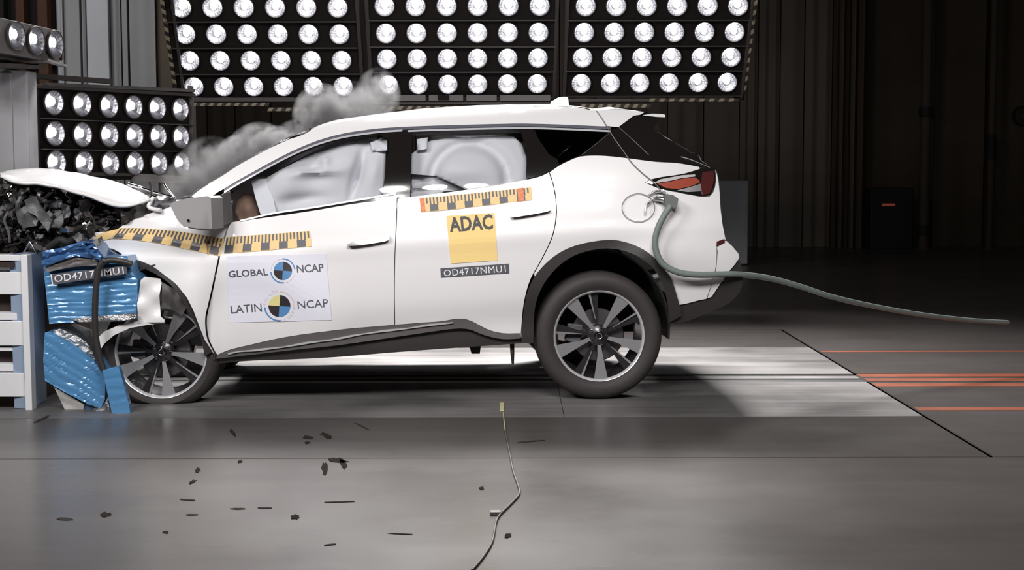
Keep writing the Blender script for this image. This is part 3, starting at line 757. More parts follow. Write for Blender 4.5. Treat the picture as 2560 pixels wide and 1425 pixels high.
# ---- roof, screens, tailgate, bumper across the car
rt = [p for p in roof_top]
rows_ = []
for p in rt:
    if p.x < 770: continue
    w_ = S(p.x, p.y, .0); rows_.append((w_, .035, Z))
cross('roof', rows_, None, 'paint')
wr = []
ws = spl([(450, 505), (500, 473), (530, 454), (560, 436), (600, 410), (653, 381), (712, 352), (757, 336), (775, 328)])
for p in ws:
    w_ = S(p.x, p.y + 3, .02); wr.append((w_, .05, V((-.6, 0, .7)).normalized()))
cross('windscreen', wr, None, 'glassdark', n=24)
cross('windscreen_frame', wr, None, 'gloss', s0=0, s1=.03, n=2); cross('windscreen_frame', wr, None, 'gloss', s0=.97, s1=1, n=2)
# spoiler
sp = [S(1491, 277), S(1539, 272), S(1610, 280), S(1663, 287)]
def lower(p, d): return p - Z * d
spv = [(sp[0], .03, Z), (sp[1], .03, Z), (sp[2], .02, Z), (sp[3], .0, Z), (lower(sp[3], .018), .0, Z), (S(1584, 290, .02), .0, Z), (S(1546, 318, .03), .0, Z)]
cross('spoiler', spv, None, 'paint')
panel('spoiler_side', [(1491, 277), (1500, 276), (1539, 273), (1584, 277), (1610, 281), (1600, 287), (1584, 289), (1546, 318), (1517, 315), (1509, 300), (1500, 285)], 'paint', th=.02, step=9, far=True, inset=-.003)
panel('spoiler_tip', [(1606, 288), (1630, 284), (1655, 285), (1663, 287), (1663, 293), (1640, 292)], 'paint', th=.02, step=6, far=True, inset=-.004)
bg = [(S(*p, .03), .06, (EX * .8 + Z * .5).normalized()) for p in ((1634, 323), (1660, 341), (1700, 364), (1744, 386))]
cross('rear_window', [(S(1600, 296, .03), .0, Z)] + bg, None, 'glassdark')
tg = [(S(*p, .01), .10, EX) for p in ((1744, 388), (1750, 401), (1779, 421), (1789, 430), (1796, 455), (1800, 500), (1806, 560), (1812, 598))]
cross('tailgate', tg, None, 'paint')
bb = [(S(*p, .01), .05, EX) for p in ((1812, 598), (1830, 618), (1845, 634), (1848, 646), (1826, 676))]
cross('rear_bumper_face', bb, None, 'paint')
bc = [(S(*p, .02), .05, EX) for p in ((1826, 676), (1850, 652), (1858, 688), (1853, 722), (1816, 760), (1765, 783), (1718, 802), (1676, 806))]
cross('lower_bumper_face', bc, None, 'cladding')
vs, fs = tube([S(1735, 386, .02), S(1744, 384, .02), S(1744, 386, .10)], .012, 8); pyobj('wiper_pivot', vs, fs, 'chrome', car, smooth=40, off=CO)
strip_px('rear_glass_edge', spl([(1637, 322), (1670, 341), (1705, 363), (1730, 379)]), 2.2, 'chrome', inset=-.004)
strip_px('tailgate_edge', spl([(1703, 392), (1730, 400), (1775, 419)]), 2.0, 'satin', inset=-.006)
# shark fin antenna on the roof centre
u0 = []
for px, py in ((1361, 268), (1378, 254), (1395, 244), (1408, 242), (1419, 243), (1421, 254), (1423, 268)):
    d = plane_hit(px, py, A0 + EY * .95, EY); u0.append(d)
vs = [p - EY * (.035 if p.z < u0[0].z + .03 else .012) for p in u0] + [p + EY * (.035 if p.z < u0[0].z + .03 else .012) for p in u0]
n_ = len(u0)
for i in (0, n_ - 1): vs[i].z -= .08; vs[i + n_].z -= .08
fs = [tuple(range(n_)), tuple(range(n_, 2 * n_))[::-1]] + [(i, (i + 1) % n_, n_ + (i + 1) % n_, n_ + i) for i in range(n_)]
pyobj('roof_fin', vs, fs, 'paint', car, off=CO)
strip_px('fin_seam', spl([(1320, 265.5), (1400, 264.5), (1448, 268), (1475, 274)]), 2.0, 'gloss', inset=.0)

# ---- tail lamp
TL = ([(1612, 456)] + spl([(1612, 455), (1622, 450), (1651, 443), (1705, 435), (1741, 425)])[1:] + spl([(1741, 425), (1765, 419), (1786, 422)])[1:] +
      spl([(1786, 422), (1790, 445), (1786, 465), (1777, 487)])[1:] + spl([(1777, 487), (1753, 491), (1720, 485), (1682, 478), (1646, 470), (1612, 456)])[1:-1])
tl = panel('tail_light', TL, 'gloss', inset=-.002, th=.03, step=9, label='dark edged tail light with red band')
panel('red_lens', [(1643, 459), (1675, 454), (1705, 447), (1737, 443), (1748, 450), (1750, 456), (1725, 466), (1694, 473), (1665, 470)], 'red', tl, inset=-.008, th=.008, step=8)
panel('clear_lens', [(1636, 457), (1651, 448), (1705, 438), (1738, 436), (1738, 441), (1705, 445), (1675, 452), (1643, 457)], 'clearlens', tl, inset=-.008, th=.008, step=8)
panel('clear_lens', [(1692, 476), (1720, 469), (1752, 459), (1754, 478), (1720, 480)], 'disc', tl, inset=-.007, th=.006, step=8)
panel('inner_lens', [(1756, 430), (1783, 427), (1786, 445), (1780, 470), (1774, 484), (1756, 487), (1752, 462)], 'darkred', tl, inset=-.006, th=.006, step=8)
panel('lamp_tip', [(1614, 456), (1624, 451), (1638, 455), (1630, 461)], 'satin', tl, inset=-.006, th=.006, step=5)

# ---- door handles
def handle(door, cpts, x0, x1):
    h = panel('door_handle', cpts, 'chrome', door, inset=-.035, th=.02, step=6)
    return h
handle(d1, spl([(868, 612), (880, 605), (910, 600), (940, 595), (960, 588), (972, 588)], 6) + spl([(972, 588), (972, 599), (950, 605), (915, 611), (885, 615), (870, 615)], 6), 0, 0)
handle(d2, spl([(1277, 537), (1300, 528), (1330, 521), (1360, 514), (1375, 514)], 6) + spl([(1377, 514), (1376, 525), (1345, 533), (1310, 539), (1285, 543), (1278, 542)], 6), 0, 0)
for dr, c in ((d1, (917, 600)), (d2, (1318, 528))):
    poly = [(c[0] + 28 * math.cos(a * PI / 8), c[1] - 4 - abs(18 * math.sin(a * PI / 8)) * (1 if a <= 8 else .6)) if a <= 8 else (c[0] + 28 * math.cos(a * PI / 8), c[1] + 12 * -math.sin(a * PI / 8) - 2) for a in range(16)]
    panel('handle_recess', poly, 'paint', dr, inset=-.003, th=.004, step=6, extra=lambda x, y, c=c: .004)
    panel('handle_shadow_gap', [(c[0] - 34, c[1] + 6), (c[0] + 40, c[1] - 6), (c[0] + 38, c[1] - 3), (c[0] - 32, c[1] + 11)], 'gloss', dr, inset=-.012, th=.012, step=8)

# ---- mirror housing
mo = []
A_ = [(432, 514), (441, 504), (470, 496), (520, 490), (527, 495), (530, 572), (500, 572), (467, 568), (450, 550)]
front = [S(x, y, -.27 if 1 else 0) for x, y in A_]
c0 = sum(front, V()) / len(front)
n_ = len(front)
back = [p + EX * .05 + EY * .12 for p in front]
mid1 = [c0 + (p - c0) * .96 - EX * .02 for p in front]
vs = mid1 + front + back; fs = [tuple(range(n_))]
for k in (0, 1):
    for i in range(n_): fs.append((k * n_ + i, k * n_ + (i + 1) % n_, (k + 1) * n_ + (i + 1) % n_, (k + 1) * n_ + i))
fs.append(tuple(range(2 * n_, 3 * n_))[::-1])
wm = pyobj('wing_mirror', vs, fs, 'greyplastic', car, smooth=35, off=CO); wm['label'] = 'grey unpainted wing mirror'
f = [S(528, 496, -.26), S(575, 480, -.0), S(580, 556, -.0), S(531, 572, -.26)]
hexa([f[3], f[2], f[1], f[0]] + [p + EY * .06 for p in (f[3], f[2], f[1], f[0])], 'mirror_arm', 'greydark', car, off=CO)
a = S(471, 551, -.275); vs, fs = tube([a, a - EY * .008], .008, 8); pyobj('side_camera', vs, fs, 'gloss', wm, off=CO)

# ---- bonnet folded up, scuttle
hb = spl([(4, 436), (30, 451), (62, 455), (112, 460), (162, 471), (212, 487), (262, 506), (295, 515), (320, 514), (350, 505), (374, 494)], 8)
ht = spl([(2, 431), (37, 424), (82, 420), (140, 424), (200, 434), (262, 446), (307, 460), (345, 476), (365, 487), (376, 492)], 8)
N_ = 44; hb = resample(hb, N_); ht = resample(ht, N_)
vs, fs = [], []; K = 26
for i in range(N_):
    t_ = i / (N_ - 1)
    a = plane_hit(hb[i].x, hb[i].y, A0 + EY * .12, EY); b = plane_hit(ht[i].x, ht[i].y, A0 + EY * .34, EY)
    far_ = plane_hit(ht[i].x + 25 * (1 - t_), ht[i].y + 4 + 8 * t_, A0 + EY * 1.72, EY)
    for k in range(K):
        if k < 8:
            s = k / 8; p = a.lerp(b, s); bul = .030 * math.sin(PI * s)
            p = p - EY * bul + Z * .0
        else:
            s = (k - 8) / (K - 9); p = b.lerp(far_, s)
            p = p + Z * (-.03 * math.sin(PI * s) + .012 * math.sin(s * 21 + t_ * 9) * math.sin(PI * s))
        p = p + Z * .008 * noise.noise(V((t_ * 9, k * .35, 0)))
        vs.append(p)
for i in range(N_ - 1):
    for k in range(K - 1): fs.append((i * K + k, i * K + k + 1, (i + 1) * K + k + 1, (i + 1) * K + k))
hood = pyobj('bonnet', vs, fs, 'paint', car, smooth=60, off=CO); hood['label'] = 'white bonnet buckled upward'
sm = hood.modifiers.new('thick', 'SOLIDIFY'); sm.thickness = .018; sm.offset = -1
# underside frame of the bonnet
vs = []; fs = []
for i in range(N_):
    a = plane_hit(hb[i].x, hb[i].y - 3, A0 + EY * .2, EY); b = a + EY * 1.4; vs += [a, b]
for i in range(N_ - 1): fs.append((2 * i, 2 * i + 1, 2 * i + 3, 2 * i + 2))
pyobj('bonnet_inner_frame', vs, fs, 'under', car, off=CO)
# bent wiper arms, hinge and scuttle pieces
def tube_px(name, pts, r, material, parent=None, inset=0., n=8, label=None, smooth_=True, off=None):
    P = []
    for p in pts:
        P.append(plane_hit(p[0], p[1], A0 + EY * (p[2] if len(p) > 2 else inset), EY))
    if smooth_ and len(P) > 2: P = catmull(P, 6)
    vs, fs = tube(P, r, n); o = pyobj(name, vs, fs, material, parent if parent is not None else car, smooth=50, off=CO if off is None else off)
    if label: o['label'] = label
    return o
def sheet_px(name, pts, ins, th, material, parent=None, seed=0, amp=.02, smooth=30, step=9, off=None):
    rnd = random.Random(seed); sx, sy = rnd.uniform(.05, .12), rnd.uniform(.05, .12)
    return panel_flat(name, pts, ins, th, material, parent, lambda x, y: amp * math.sin(x * sx + seed) * math.cos(y * sy), step, off, smooth)
def panel_flat(name, pts, ins, th, material, parent, fn, step=9, off=None, smooth=30):
    dense = []
    for i, p in enumerate(pts):
        q = pts[(i + 1) % len(pts)]; k = max(1, int(math.hypot(q[0] - p[0], q[1] - p[1]) / step))
        for j in range(k): dense.append((p[0] + (q[0] - p[0]) * j / k, p[1] + (q[1] - p[1]) * j / k))
    xs_ = [p[0] for p in dense]; ys_ = [p[1] for p in dense]; inner_ = []
    y = min(ys_) + step / 2
    while y < max(ys_):
        x = min(xs_) + step / 2
        while x < max(xs_):
            if inside((x, y), dense) and min((x - a) ** 2 + (y - b) ** 2 for a, b in zip(xs_, ys_)) > (step * .45) ** 2: inner_.append((x, y))
            x += step
        y += step
    n = len(dense)
    vo, eo, fo, *_ = delaunay_2d_cdt([V(p) for p in dense + inner_], [], [list(range(n))], 1, 1e-5)
    top = []
    for p in vo:
        i_ = ins(p.x, p.y) if callable(ins) else ins
        top.append(plane_hit(p.x, p.y, A0 + EY * (i_ + fn(p.x, p.y)), EY))
    bot = [p + EY * th for p in top]; N = len(top); fs = []
    for f in fo:
        a, b, c = (vo[i] for i in f[:3]); cr = (b.x - a.x) * (c.y - a.y) - (b.y - a.y) * (c.x - a.x)
        fs.append(tuple(f) if cr < 0 else tuple(f)[::-1])
    bd = {}
    for f in fs:
        for i in range(len(f)):
            e = (f[i], f[(i + 1) % len(f)])
            if (e[1], e[0]) in bd: del bd[(e[1], e[0])]
            else: bd[e] = 1
    faces = fs + [tuple(i + N for i in f)[::-1] for f in fs] + [(b, a, a + N, b + N) for a, b in bd]
    o_ = CO if off is None else off
    me = bpy.data.meshes.new(name); me.from_pydata([tuple(p - o_) for p in top + bot], [], faces); me.update()
    return obj(name, me, material, parent if parent is not None else car, smooth)
tube_px('wiper_arm', [(320, 460, .5), (355, 470, .5), (390, 482, .45), (430, 493, .4)], .010, 'chrome')
tube_px('wiper_arm', [(410, 459, .45), (420, 475, .42), (437, 495, .4)], .007, 'chrome')
tube_px('bonnet_hinge', [(384, 493, .15), (376, 505, .14), (372, 517, .13), (385, 523, .12), (402, 525, .1)], .013, 'paint', n=8)
tube_px('scuttle_pipe', [(372, 455, .4), (378, 470, .4), (380, 490, .35)], .008, 'under')
sheet_px('scuttle_panel', [(380, 498), (400, 485), (440, 497), (470, 492), (500, 478), (486, 500), (436, 514), (400, 526), (385, 515)], .16, .01, 'steel', seed=3, amp=.03)
sheet_px('scuttle_panel', [(340, 472), (380, 478), (440, 494), (470, 488), (455, 505), (400, 500), (360, 488)], .5, .01, 'greyplastic', seed=5, amp=.03)
sheet_px('strut_tower', [(300, 520), (340, 508), (375, 520), (395, 527), (365, 536), (330, 548), (305, 562)], .14, .02, 'debris', seed=6, amp=.04)

# ---- engine bay wreckage: one mass of torn pieces plus the pieces that read singly
def wreck(name, region, count, material, seed, smin, smax, dmin, dmax):
    rnd = random.Random(seed); vs, fs = [], []
    xs_ = [p[0] for p in region]; ys_ = [p[1] for p in region]; c = 0
    while c < count:
        x, y = rnd.uniform(min(xs_), max(xs_)), rnd.uniform(min(ys_), max(ys_))
        if not inside((x, y), region): continue
        c += 1; ctr = plane_hit(x, y, A0 + EY * rnd.uniform(dmin, dmax), EY); s = rnd.uniform(smin, smax)
        ax = V((rnd.gauss(0, 1), rnd.gauss(0, 1), rnd.gauss(0, 1))).normalized(); bx = ax.orthogonal().normalized(); cx = ax.cross(bx)
        kind = rnd.random()
        if kind < .45:   # bent sheet
            g = []
            for i in range(4):
                for j in range(3):
                    g.append(ctr + ax * (i - 1.5) * s * .6 + bx * (j - 1) * s * .6 + cx * s * rnd.uniform(-.35, .35))
            o = len(vs); vs += g; vs += [q + cx * .006 for q in g]
            for i in range(3):
                for j in range(2):
                    a = o + i * 3 + j; fs.append((a, a + 1, a + 4, a + 3)); fs.append((a + 12, a + 15, a + 16, a + 13))
        elif kind < .75:  # pipe
            P = [ctr + ax * s * (t - 1.2) + bx * s * .6 * math.sin(t * 1.7 + seed) for t in (0, .8, 1.6, 2.4)]
            v_, f_ = tube(catmull(P, 3), s * rnd.uniform(.08, .2), 6); o = len(vs); vs += v_; fs += [tuple(i + o for i in q) for q in f_]
        else:            # block
            o = len(vs); e = [rnd.uniform(.3, .8) * s for _ in range(3)]
            for a, b, c_ in ((-1, -1, -1), (1, -1, -1), (1, 1, -1), (-1, 1, -1), (-1, -1, 1), (1, -1, 1), (1, 1, 1), (-1, 1, 1)):
                vs.append(ctr + ax * a * e[0] * rnd.uniform(.7, 1) + bx * b * e[1] + cx * c_ * e[2])
            fs += [tuple(i + o for i in q) for q in ((3, 2, 1, 0), (4, 5, 6, 7), (0, 1, 5, 4), (1, 2, 6, 5), (2, 3, 7, 6), (3, 0, 4, 7))]
    o = pyobj(name, vs, fs, material, car, off=CO); o['kind'] = 'stuff'; return o
reg = [(-60, 455), (30, 456), (110, 470), (165, 485), (215, 500), (265, 520), (320, 530), (310, 560), (285, 578), (215, 585), (205, 600), (100, 622), (0, 640), (-60, 640)]
wreck('wreckage', reg, 420, 'debris', 11, .018, .06, .15, .8)
wreck('wreckage', reg, 110, 'debris2', 12, .012, .04, .12, .4)
wreck('metal_scraps', reg, 70, 'steel', 13, .005, .018, .08, .25)
wreck('metal_scraps', [(0, 500), (130, 480), (140, 560), (0, 600)], 12, 'debris2', 14, .05, .08, .1, .3)
sheet_px('torn_bracket', [(150, 578), (165, 565), (185, 570), (182, 580), (160, 582)], .08, .008, 'steel', seed=2, amp=.03, step=6)
sheet_px('radiator_support', [(5, 460), (60, 462), (140, 472), (120, 482), (60, 478), (10, 475)], .3, .03, 'greyplastic', seed=8, amp=.02)
sheet_px('coolant_tank', [(40, 530), (60, 515), (85, 520), (98, 545), (90, 565), (60, 570), (45, 556)], .12, .08, 'debris2', seed=9, amp=.02)
sheet_px('engine_cover', [(60, 500), (90, 490), (100, 515), (130, 550), (120, 580), (105, 560), (90, 540), (70, 530)], .10, .03, 'debris2', seed=10, amp=.02)
tube_px('bent_rod', [(58, 632, .1), (75, 605, .08), (90, 630, .1)], .006, 'satin', smooth_=False)
tube_px('bent_rod', [(200, 590, .2), (215, 560, .25), (240, 545, .3), (290, 550, .3)], .012, 'under')
tube_px('coolant_hose', [(120, 620, .15), (150, 600, .12), (170, 605, .12), (195, 590, .2)], .022, 'under')
sheet_px('inner_wing', [(-60, 640), (0, 635), (100, 618), (215, 590), (300, 575), (330, 560), (330, 520), (200, 495), (100, 480), (0, 470), (-60, 470)], .85, .02, 'under', seed=4, amp=.05, step=30)

# ---- wheels
def wheel(px, py, inset, steer, rot0, flat, parent, R=.383, camber=0., far=False):
    c = plane_hit(px, py, A0 + EY * inset, EY)
    w = bpy.data.objects.new('wheel', None); COL.objects.link(w); w.parent = parent; w.location = c - CO
    w.rotation_euler = (camber, 0, YAW + steer)
    flat = flat or c.z - .002
    prof = [(.262, .01), (.272, -.004), (.285, -.012), (.30, -.022), (.335, -.028), (.362, -.016), (.378, .004), (.383, .03), (.385, .08), (.385, .15), (.383, .20), (.375, .225), (.335, .25), (.28, .235), (.262, .215)]
    sc_ = R / .385; prof = [(r * sc_ if r > .3 else r, y) for r, y in prof]
    vs, fs = lathe(prof, 64)
    for v in vs:
        if v.z < -flat:
            k = (-v.z - flat); v.y += (v.y - .11) * k * 1.2; v.z = -flat - k * .06; v.x *= 1 + k * .55
    o = pyobj('tyre', vs, fs, 'tyre', w, smooth=60)
    # tread grooves
    for yy_ in (.055, .11, .165):
        v2, f2 = lathe([(R + .0005, yy_ - .004), (R + .0012, yy_), (R + .0005, yy_ + .004)], 64)
        for v in v2:
            if v.z < -flat: k = (-v.z - flat); v.z = -flat - k * .06; v.x *= 1 + k * .55
        pyobj('tread_groove', v2, f2, 'under', w)
    vs, fs = lathe([(.268, .004), (.274, -.006), (.272, -.010), (.264, -.006), (.258, .01)], 72); pyobj('rim_lip', vs, fs, 'brighttrim', w, smooth=50)
    vs, fs = lathe([(.258, .01), (.252, .05), (.235, .12), (.235, .19), (.262, .21), (.262, .215)], 56); pyobj('rim', vs, fs, 'alloydark', w, smooth=50)
    vs, fs = lathe([(.0, .075), (.155, .075), (.16, .08), (.16, .095), (.0, .1)], 40); pyobj('brake_disc', vs, fs, 'disc', w, smooth=40)
    if not far:
        hexa([V((-.20, .055, -.03)), V((-.11, .055, -.06)), V((-.09, .055, .06)), V((-.18, .055, .07)), V((-.20, .11, -.03)), V((-.11, .11, -.06)), V((-.09, .11, .06)), V((-.18, .11, .07))], 'brake_caliper', 'debris2', w, bev=.006)
    vs, fs = lathe([(.0, .012), (.03, .012), (.038, .018), (.06, .022), (.072, .035), (.074, .07)], 32); pyobj('hub', vs, fs, 'alloydark', w, smooth=40)
    vs, fs = lathe([(.0, .004), (.02, .003), (.027, .006), (.030, .014)], 24); pyobj('hub_cap', vs, fs, 'gloss', w, smooth=40)
    vs, fs = lathe([(.014, .0025), (.017, .001), (.020, .0035)], 24); pyobj('badge_ring', vs, fs, 'chrome', w, smooth=40)
    # spokes: five broad machined blades and five narrow dark ones; angle 0 = +x, counter-clockwise seen from outside
    def blade(name, pts, y_in, y_out, depth, material, edge=None):
        n = len(pts); vs = []
        for (r, s) in pts: vs.append(V((r, y_in + (y_out - y_in) * (r - .05) / .21, s)))
        vs += [V((v.x, v.y + depth, v.z * .8)) for v in vs[:n]]
        fs = [tuple(range(n))[::-1], tuple(range(n, 2 * n))] + [(i, (i + 1) % n, n + (i + 1) % n, n + i) for i in range(n)]
        me = bpy.data.meshes.new(name); me.from_pydata([tuple(v) for v in vs], [], fs); me.materials.append(M[material]); me.materials.append(M['alloydark']); 
        bm = bmesh.new(); bm.from_mesh(me); bmesh.ops.recalc_face_normals(bm, faces=bm.faces); bm.to_mesh(me); bm.free()
        for p in me.polygons:
            if abs(p.normal.y) < .6: p.material_index = 1
        return me
    b1 = blade('spoke', [(.052, -.008), (.052, .012), (.12, .024), (.262, .054), (.266, .0), (.262, -.030), (.12, -.008)], .022, .004, .03, 'machined')
    b2 = blade('spoke', [(.05, -.006), (.05, .010), (.258, .030), (.262, .004), (.256, -.026), (.14, -.012)], .030, .022, .035, 'alloydark')
    b3 = blade('spoke_edge', [(.10, .006), (.10, .010), (.256, .034), (.256, .020)], .024, .012, .01, 'machined')
    for k in range(5):
        for me, da, nm in ((b1, 0, 'spoke'), (b2, -29, 'spoke'), (b3, -29, 'spoke_edge')):
            s = bpy.data.objects.new(nm, me); COL.objects.link(s); s.parent = w
            s.rotation_euler = (0, -math.radians(rot0 + 72 * k + da), 0)
        a = math.radians(rot0 + 72 * k + 20)
        vs, fs = lathe([(.0, .012), (.008, .013), (.010, .02), (.010, .035)], 8)
        pyobj('lug_nut', [v + V((.052 * math.cos(a), 0, .052 * math.sin(a))) for v in vs], fs, 'chrome', w)
    return w, c
w1_, c1 = wheel(1498, 840, .045, 0., 54, None, car)
w2_, c2 = wheel(403, 881, .10, math.radians(-4), 60, None, car, R=.352)
def farwheel(c, steer, rot, flat):
    u, v, z = uvz(c); q = W(u, 1.90 - v, z)
    px = q - CAM; sx = CX + FPX * px.dot(RT) / px.dot(fw); sy = CY - FPX * px.dot(UP) / px.dot(fw)
    w, _ = wheel(sx, sy, 1.90 - v, steer + PI, rot, flat, car, far=True)
farwheel(c1, 0, 10, None); farwheel(c2, math.radians(-9), 30, None)

# ---- wheel housings, floor pan, axle
def arch_tunnel(cx, cy, r, a0, a1, d0, d1, name='wheel_housing', ry=None):
    vs, fs = [], []; n = 20; ry = ry or r
    for i in range(n + 1):
        a = math.radians(a0 + (a1 - a0) * i / n)
        for d in (d0, d1): vs.append(plane_hit(cx + r * math.cos(a), cy - ry * math.sin(a), A0 + EY * d0, EY) + EY * (d - d0))
    for i in range(n): fs.append((2 * i, 2 * i + 1, 2 * i + 3, 2 * i + 2))
    k = len(vs); o = pyobj(name, vs, fs, 'under', car, off=CO)
    o.modifiers.new('t', 'SOLIDIFY').thickness = .01
    f = [v for v in vs[1::2]]; pyobj('housing_back', f + [v + EY * .01 for v in f], [tuple(range(len(f)))], 'under', car, off=CO)
arch_tunnel(1500, 820, 176, -8, 188, .06, .45, ry=196); arch_tunnel(400, 860, 140, -12, 130, .05, .5, ry=200)
pf = [S(540, 890, .1), S(1304, 845, .1), S(1304, 858, .1), S(540, 906, .1)]
hexa([pf[3], pf[2], pf[1], pf[0]] + [mirror(p) for p in (pf[3], pf[2], pf[1], pf[0])], 'floor_pan', 'under', car, off=CO)
pf = [S(1680, 740, .1), S(1820, 700, .1), S(1750, 780, .1), S(1680, 795, .1)]
hexa([pf[3], pf[2], pf[1], pf[0]] + [mirror(p) for p in (pf[3], pf[2], pf[1], pf[0])], 'boot_floor', 'under', car, off=CO)
a = V(c1); u, v, z = uvz(c1); vs, fs = tube([W(u, .3, z), W(u, 1.6, z)], .05, 10); pyobj('rear_axle', vs, fs, 'under', car, off=CO)
a = S(1187, 868, .15)
hexa([a + V((-.02, 0, -.04)), a + V((.03, 0, -.04)), a + V((.04, 0, .03)), a + V((-.04, 0, .03))] + [q + EY * .08 for q in (a + V((-.02, 0, -.04)), a + V((.03, 0, -.04)), a + V((.04, 0, .03)), a + V((-.04, 0, .03)))], 'jack_block', 'under', car, off=CO)
tube_px('tether_peg', [(1280, 850, .12), (1281, 885, .12), (1282, 911, .12)], [.014, .012, .007], 'under', smooth_=False)

# ---- cabin: airbags, seats, dash
def bag(name, poly, ins, fn, material='airbag', th=.05, step=8, label=None):
    o = panel_flat(name, poly, ins, th, material, car, fn, step, None, 80)
    if label: o['label'] = label
    return o
def gau(x, y, cx, cy, sx, sy, rot=0):
    dx, dy = x - cx, y - cy; c, s = math.cos(rot), math.sin(rot); a = (dx * c + dy * s) / sx; b = (-dx * s + dy * c) / sy
    return math.exp(-a * a - b * b)
def din(px, py): return D(*(lambda p: (uvz(p)[0], uvz(p)[2]))(S(px, py)))
def f1(x, y):
    d = -.08 * gau(x, y, 720, 450, 60, 60) - .06 * gau(x, y, 860, 400, 60, 60) + .05 * gau(x, y, 765, 418, 45, 9, -.1) - .07 * gau(x, y, 812, 405, 15, 16) - .05 * gau(x, y, 790, 432, 55, 9, -.05)
    d += .10 * gau(x, y, 893, 440, 10, 55, .25) + .05 * gau(x, y, 760, 500, 50, 14, -.1) - .03 * gau(x, y, 790, 425, 60, 8, -.12) - .05 * gau(x, y, 935, 420, 22, 60, .2)
    return d + .006 * math.sin(x * .05 + y * .03)
bag('curtain_airbag', [(664, 446), (700, 425), (760, 395), (830, 368), (900, 352), (965, 348), (962, 440), (955, 495), (880, 512), (780, 530), (700, 545), (672, 545)], lambda x, y: din(x, y) + .14, f1)
bag('airbag_tether', [(628, 452), (640, 446), (664, 447), (684, 500), (692, 540), (655, 548), (640, 500)], lambda x, y: din(x, y) + .10, lambda x, y: 0, 'strap', .02)
def f2(x, y):
    d = .0
    e = abs(gau(x, y, 1170, 425, 125, 85)); d -= .10 * e
    r = math.hypot((x - 1175) / 1.0, (y - 450) / .95)
    d += .07 * math.exp(-((r - 95) / 14) ** 2) * (1 if y < 460 else .3) - .03 * gau(x, y, 1140, 425, 70, 25)
    return d
bag('curtain_airbag', [(1028, 385), (1075, 352), (1150, 340), (1230, 338), (1285, 342), (1305, 360), (1318, 400), (1318, 452), (1250, 470), (1180, 480), (1140, 462), (1090, 440), (1028, 435)], lambda x, y: din(x, y) + .16, f2)
bag('rear_side_airbag', [(1030, 438), (1080, 434), (1130, 448), (1170, 475), (1120, 488), (1028, 500)], lambda x, y: din(x, y) + .20, lambda x, y: -.05 * gau(x, y, 1100, 470, 50, 18) + .02 * math.sin(y * .3 + x * .05))
bag('belt_bracket', [(925, 356), (968, 340), (968, 376), (930, 378)], lambda x, y: din(x, y) + .08, lambda x, y: .01 * math.sin(x), 'strap', .03, 7)
bag('belt_bracket', [(1042, 348), (1070, 343), (1068, 372), (1044, 376)], lambda x, y: din(x, y) + .08, lambda x, y: .01 * math.sin(x), 'strap', .03, 7)
bag('dash_pad', [(592, 500), (606, 485), (630, 486), (645, 505), (648, 550), (600, 556), (588, 530)], lambda x, y: din(x, y) + .25, lambda x, y: -.05 * gau(x, y, 615, 515, 25, 25), 'tan', .08)
bag('glare_panel', [(574, 488), (600, 466), (640, 442), (672, 440), (668, 548), (574, 560)], lambda x, y: din(x, y) + .45, lambda x, y: -.04 * gau(x, y, 620, 500, 40, 40), 'beige', .06)  # added beige panel: glare in the front window put into its colour
def seat(px, py, d0):
    s = bpy.data.objects.new('seat', boxm := bpy.data.meshes.new('seat')); 
    return s
def cushion(name, px, py, v0, v1, w, h, lean, material='seat'):
    c = plane_hit(px, py, A0 + EY * v0, EY); u, v, z = uvz(c)
    bm = boxmesh(-w / 2, w / 2, 0, v1 - v0, -h / 2, h / 2, min(w, h) * .3)
    for q in bm.verts:
        x = q.co.x + lean * q.co.z; q.co = (W(u + x, v0 + q.co.y, z + q.co.z)) - CO
    return obj(name, bm, material, car, smooth=60)
for v0 in (.40, 1.10):
    cushion('seat_back', 930, 480, v0, v0 + .5, .16, .62, .18); cushion('headrest', 960, 365, v0 + .12, v0 + .38, .10, .17, .15)
    cushion('seat_cushion', 820, 600, v0, v0 + .5, .52, .16, 0)
    cushion('seat_back', 1300, 465, v0, v0 + .5, .16, .58, .3); cushion('seat_cushion', 1190, 575, v0, v0 + .5, .50, .16, 0)
cushion('dashboard', 560, 520, .6, 1.5, .34, .2, 0, 'greydark')
cushion('headlining', 1180, 302, .45, 1.45, 1.5, .02, 0, 'greydark')

# ---- prints and tapes stuck on the near side
OUT = -.0035
def quadmap(q):
    def f(s, t):
        a = V(q[0]).lerp(V(q[1]), s); b = V(q[3]).lerp(V(q[2]), s); return a.lerp(b, t)
    return f
def decal_mesh(name, vs2, fs, f, material, parent, lift, extra=None):
    vs = []
    for s, t in vs2:
        p = f(s, t); vs.append(S(p.x, p.y, OUT - lift, extra))
    me = bpy.data.meshes.new(name); me.from_pydata([tuple(v - CO) for v in vs], [], fs); me.update()
    me.update()
    if len(me.polygons) and sum(p.normal.y * p.area for p in me.polygons) > 0: me.flip_normals()
    return obj(name, me, material, parent)
def grid2(nx, ny, s0=0, s1=1, t0=0, t1=1):
    vs = [(s0 + (s1 - s0) * i / nx, t0 + (t1 - t0) * j / ny) for j in range(ny + 1) for i in range(nx + 1)]
    fs = [(j * (nx + 1) + i, j * (nx + 1) + i + 1, (j + 1) * (nx + 1) + i + 1, (j + 1) * (nx + 1) + i) for j in range(ny) for i in range(nx)]
    return vs, fs
def sheet(name, q, material, parent=None, lift=0., n=10, label=None, extra=None):
    vs, fs = grid2(n, n); o = decal_mesh(name, vs, fs, quadmap(q), material, parent if parent is not None else car, lift, extra)
    o.modifiers.new('t', 'SOLIDIFY').thickness = .0012
    if label: o['label'] = label
    return o
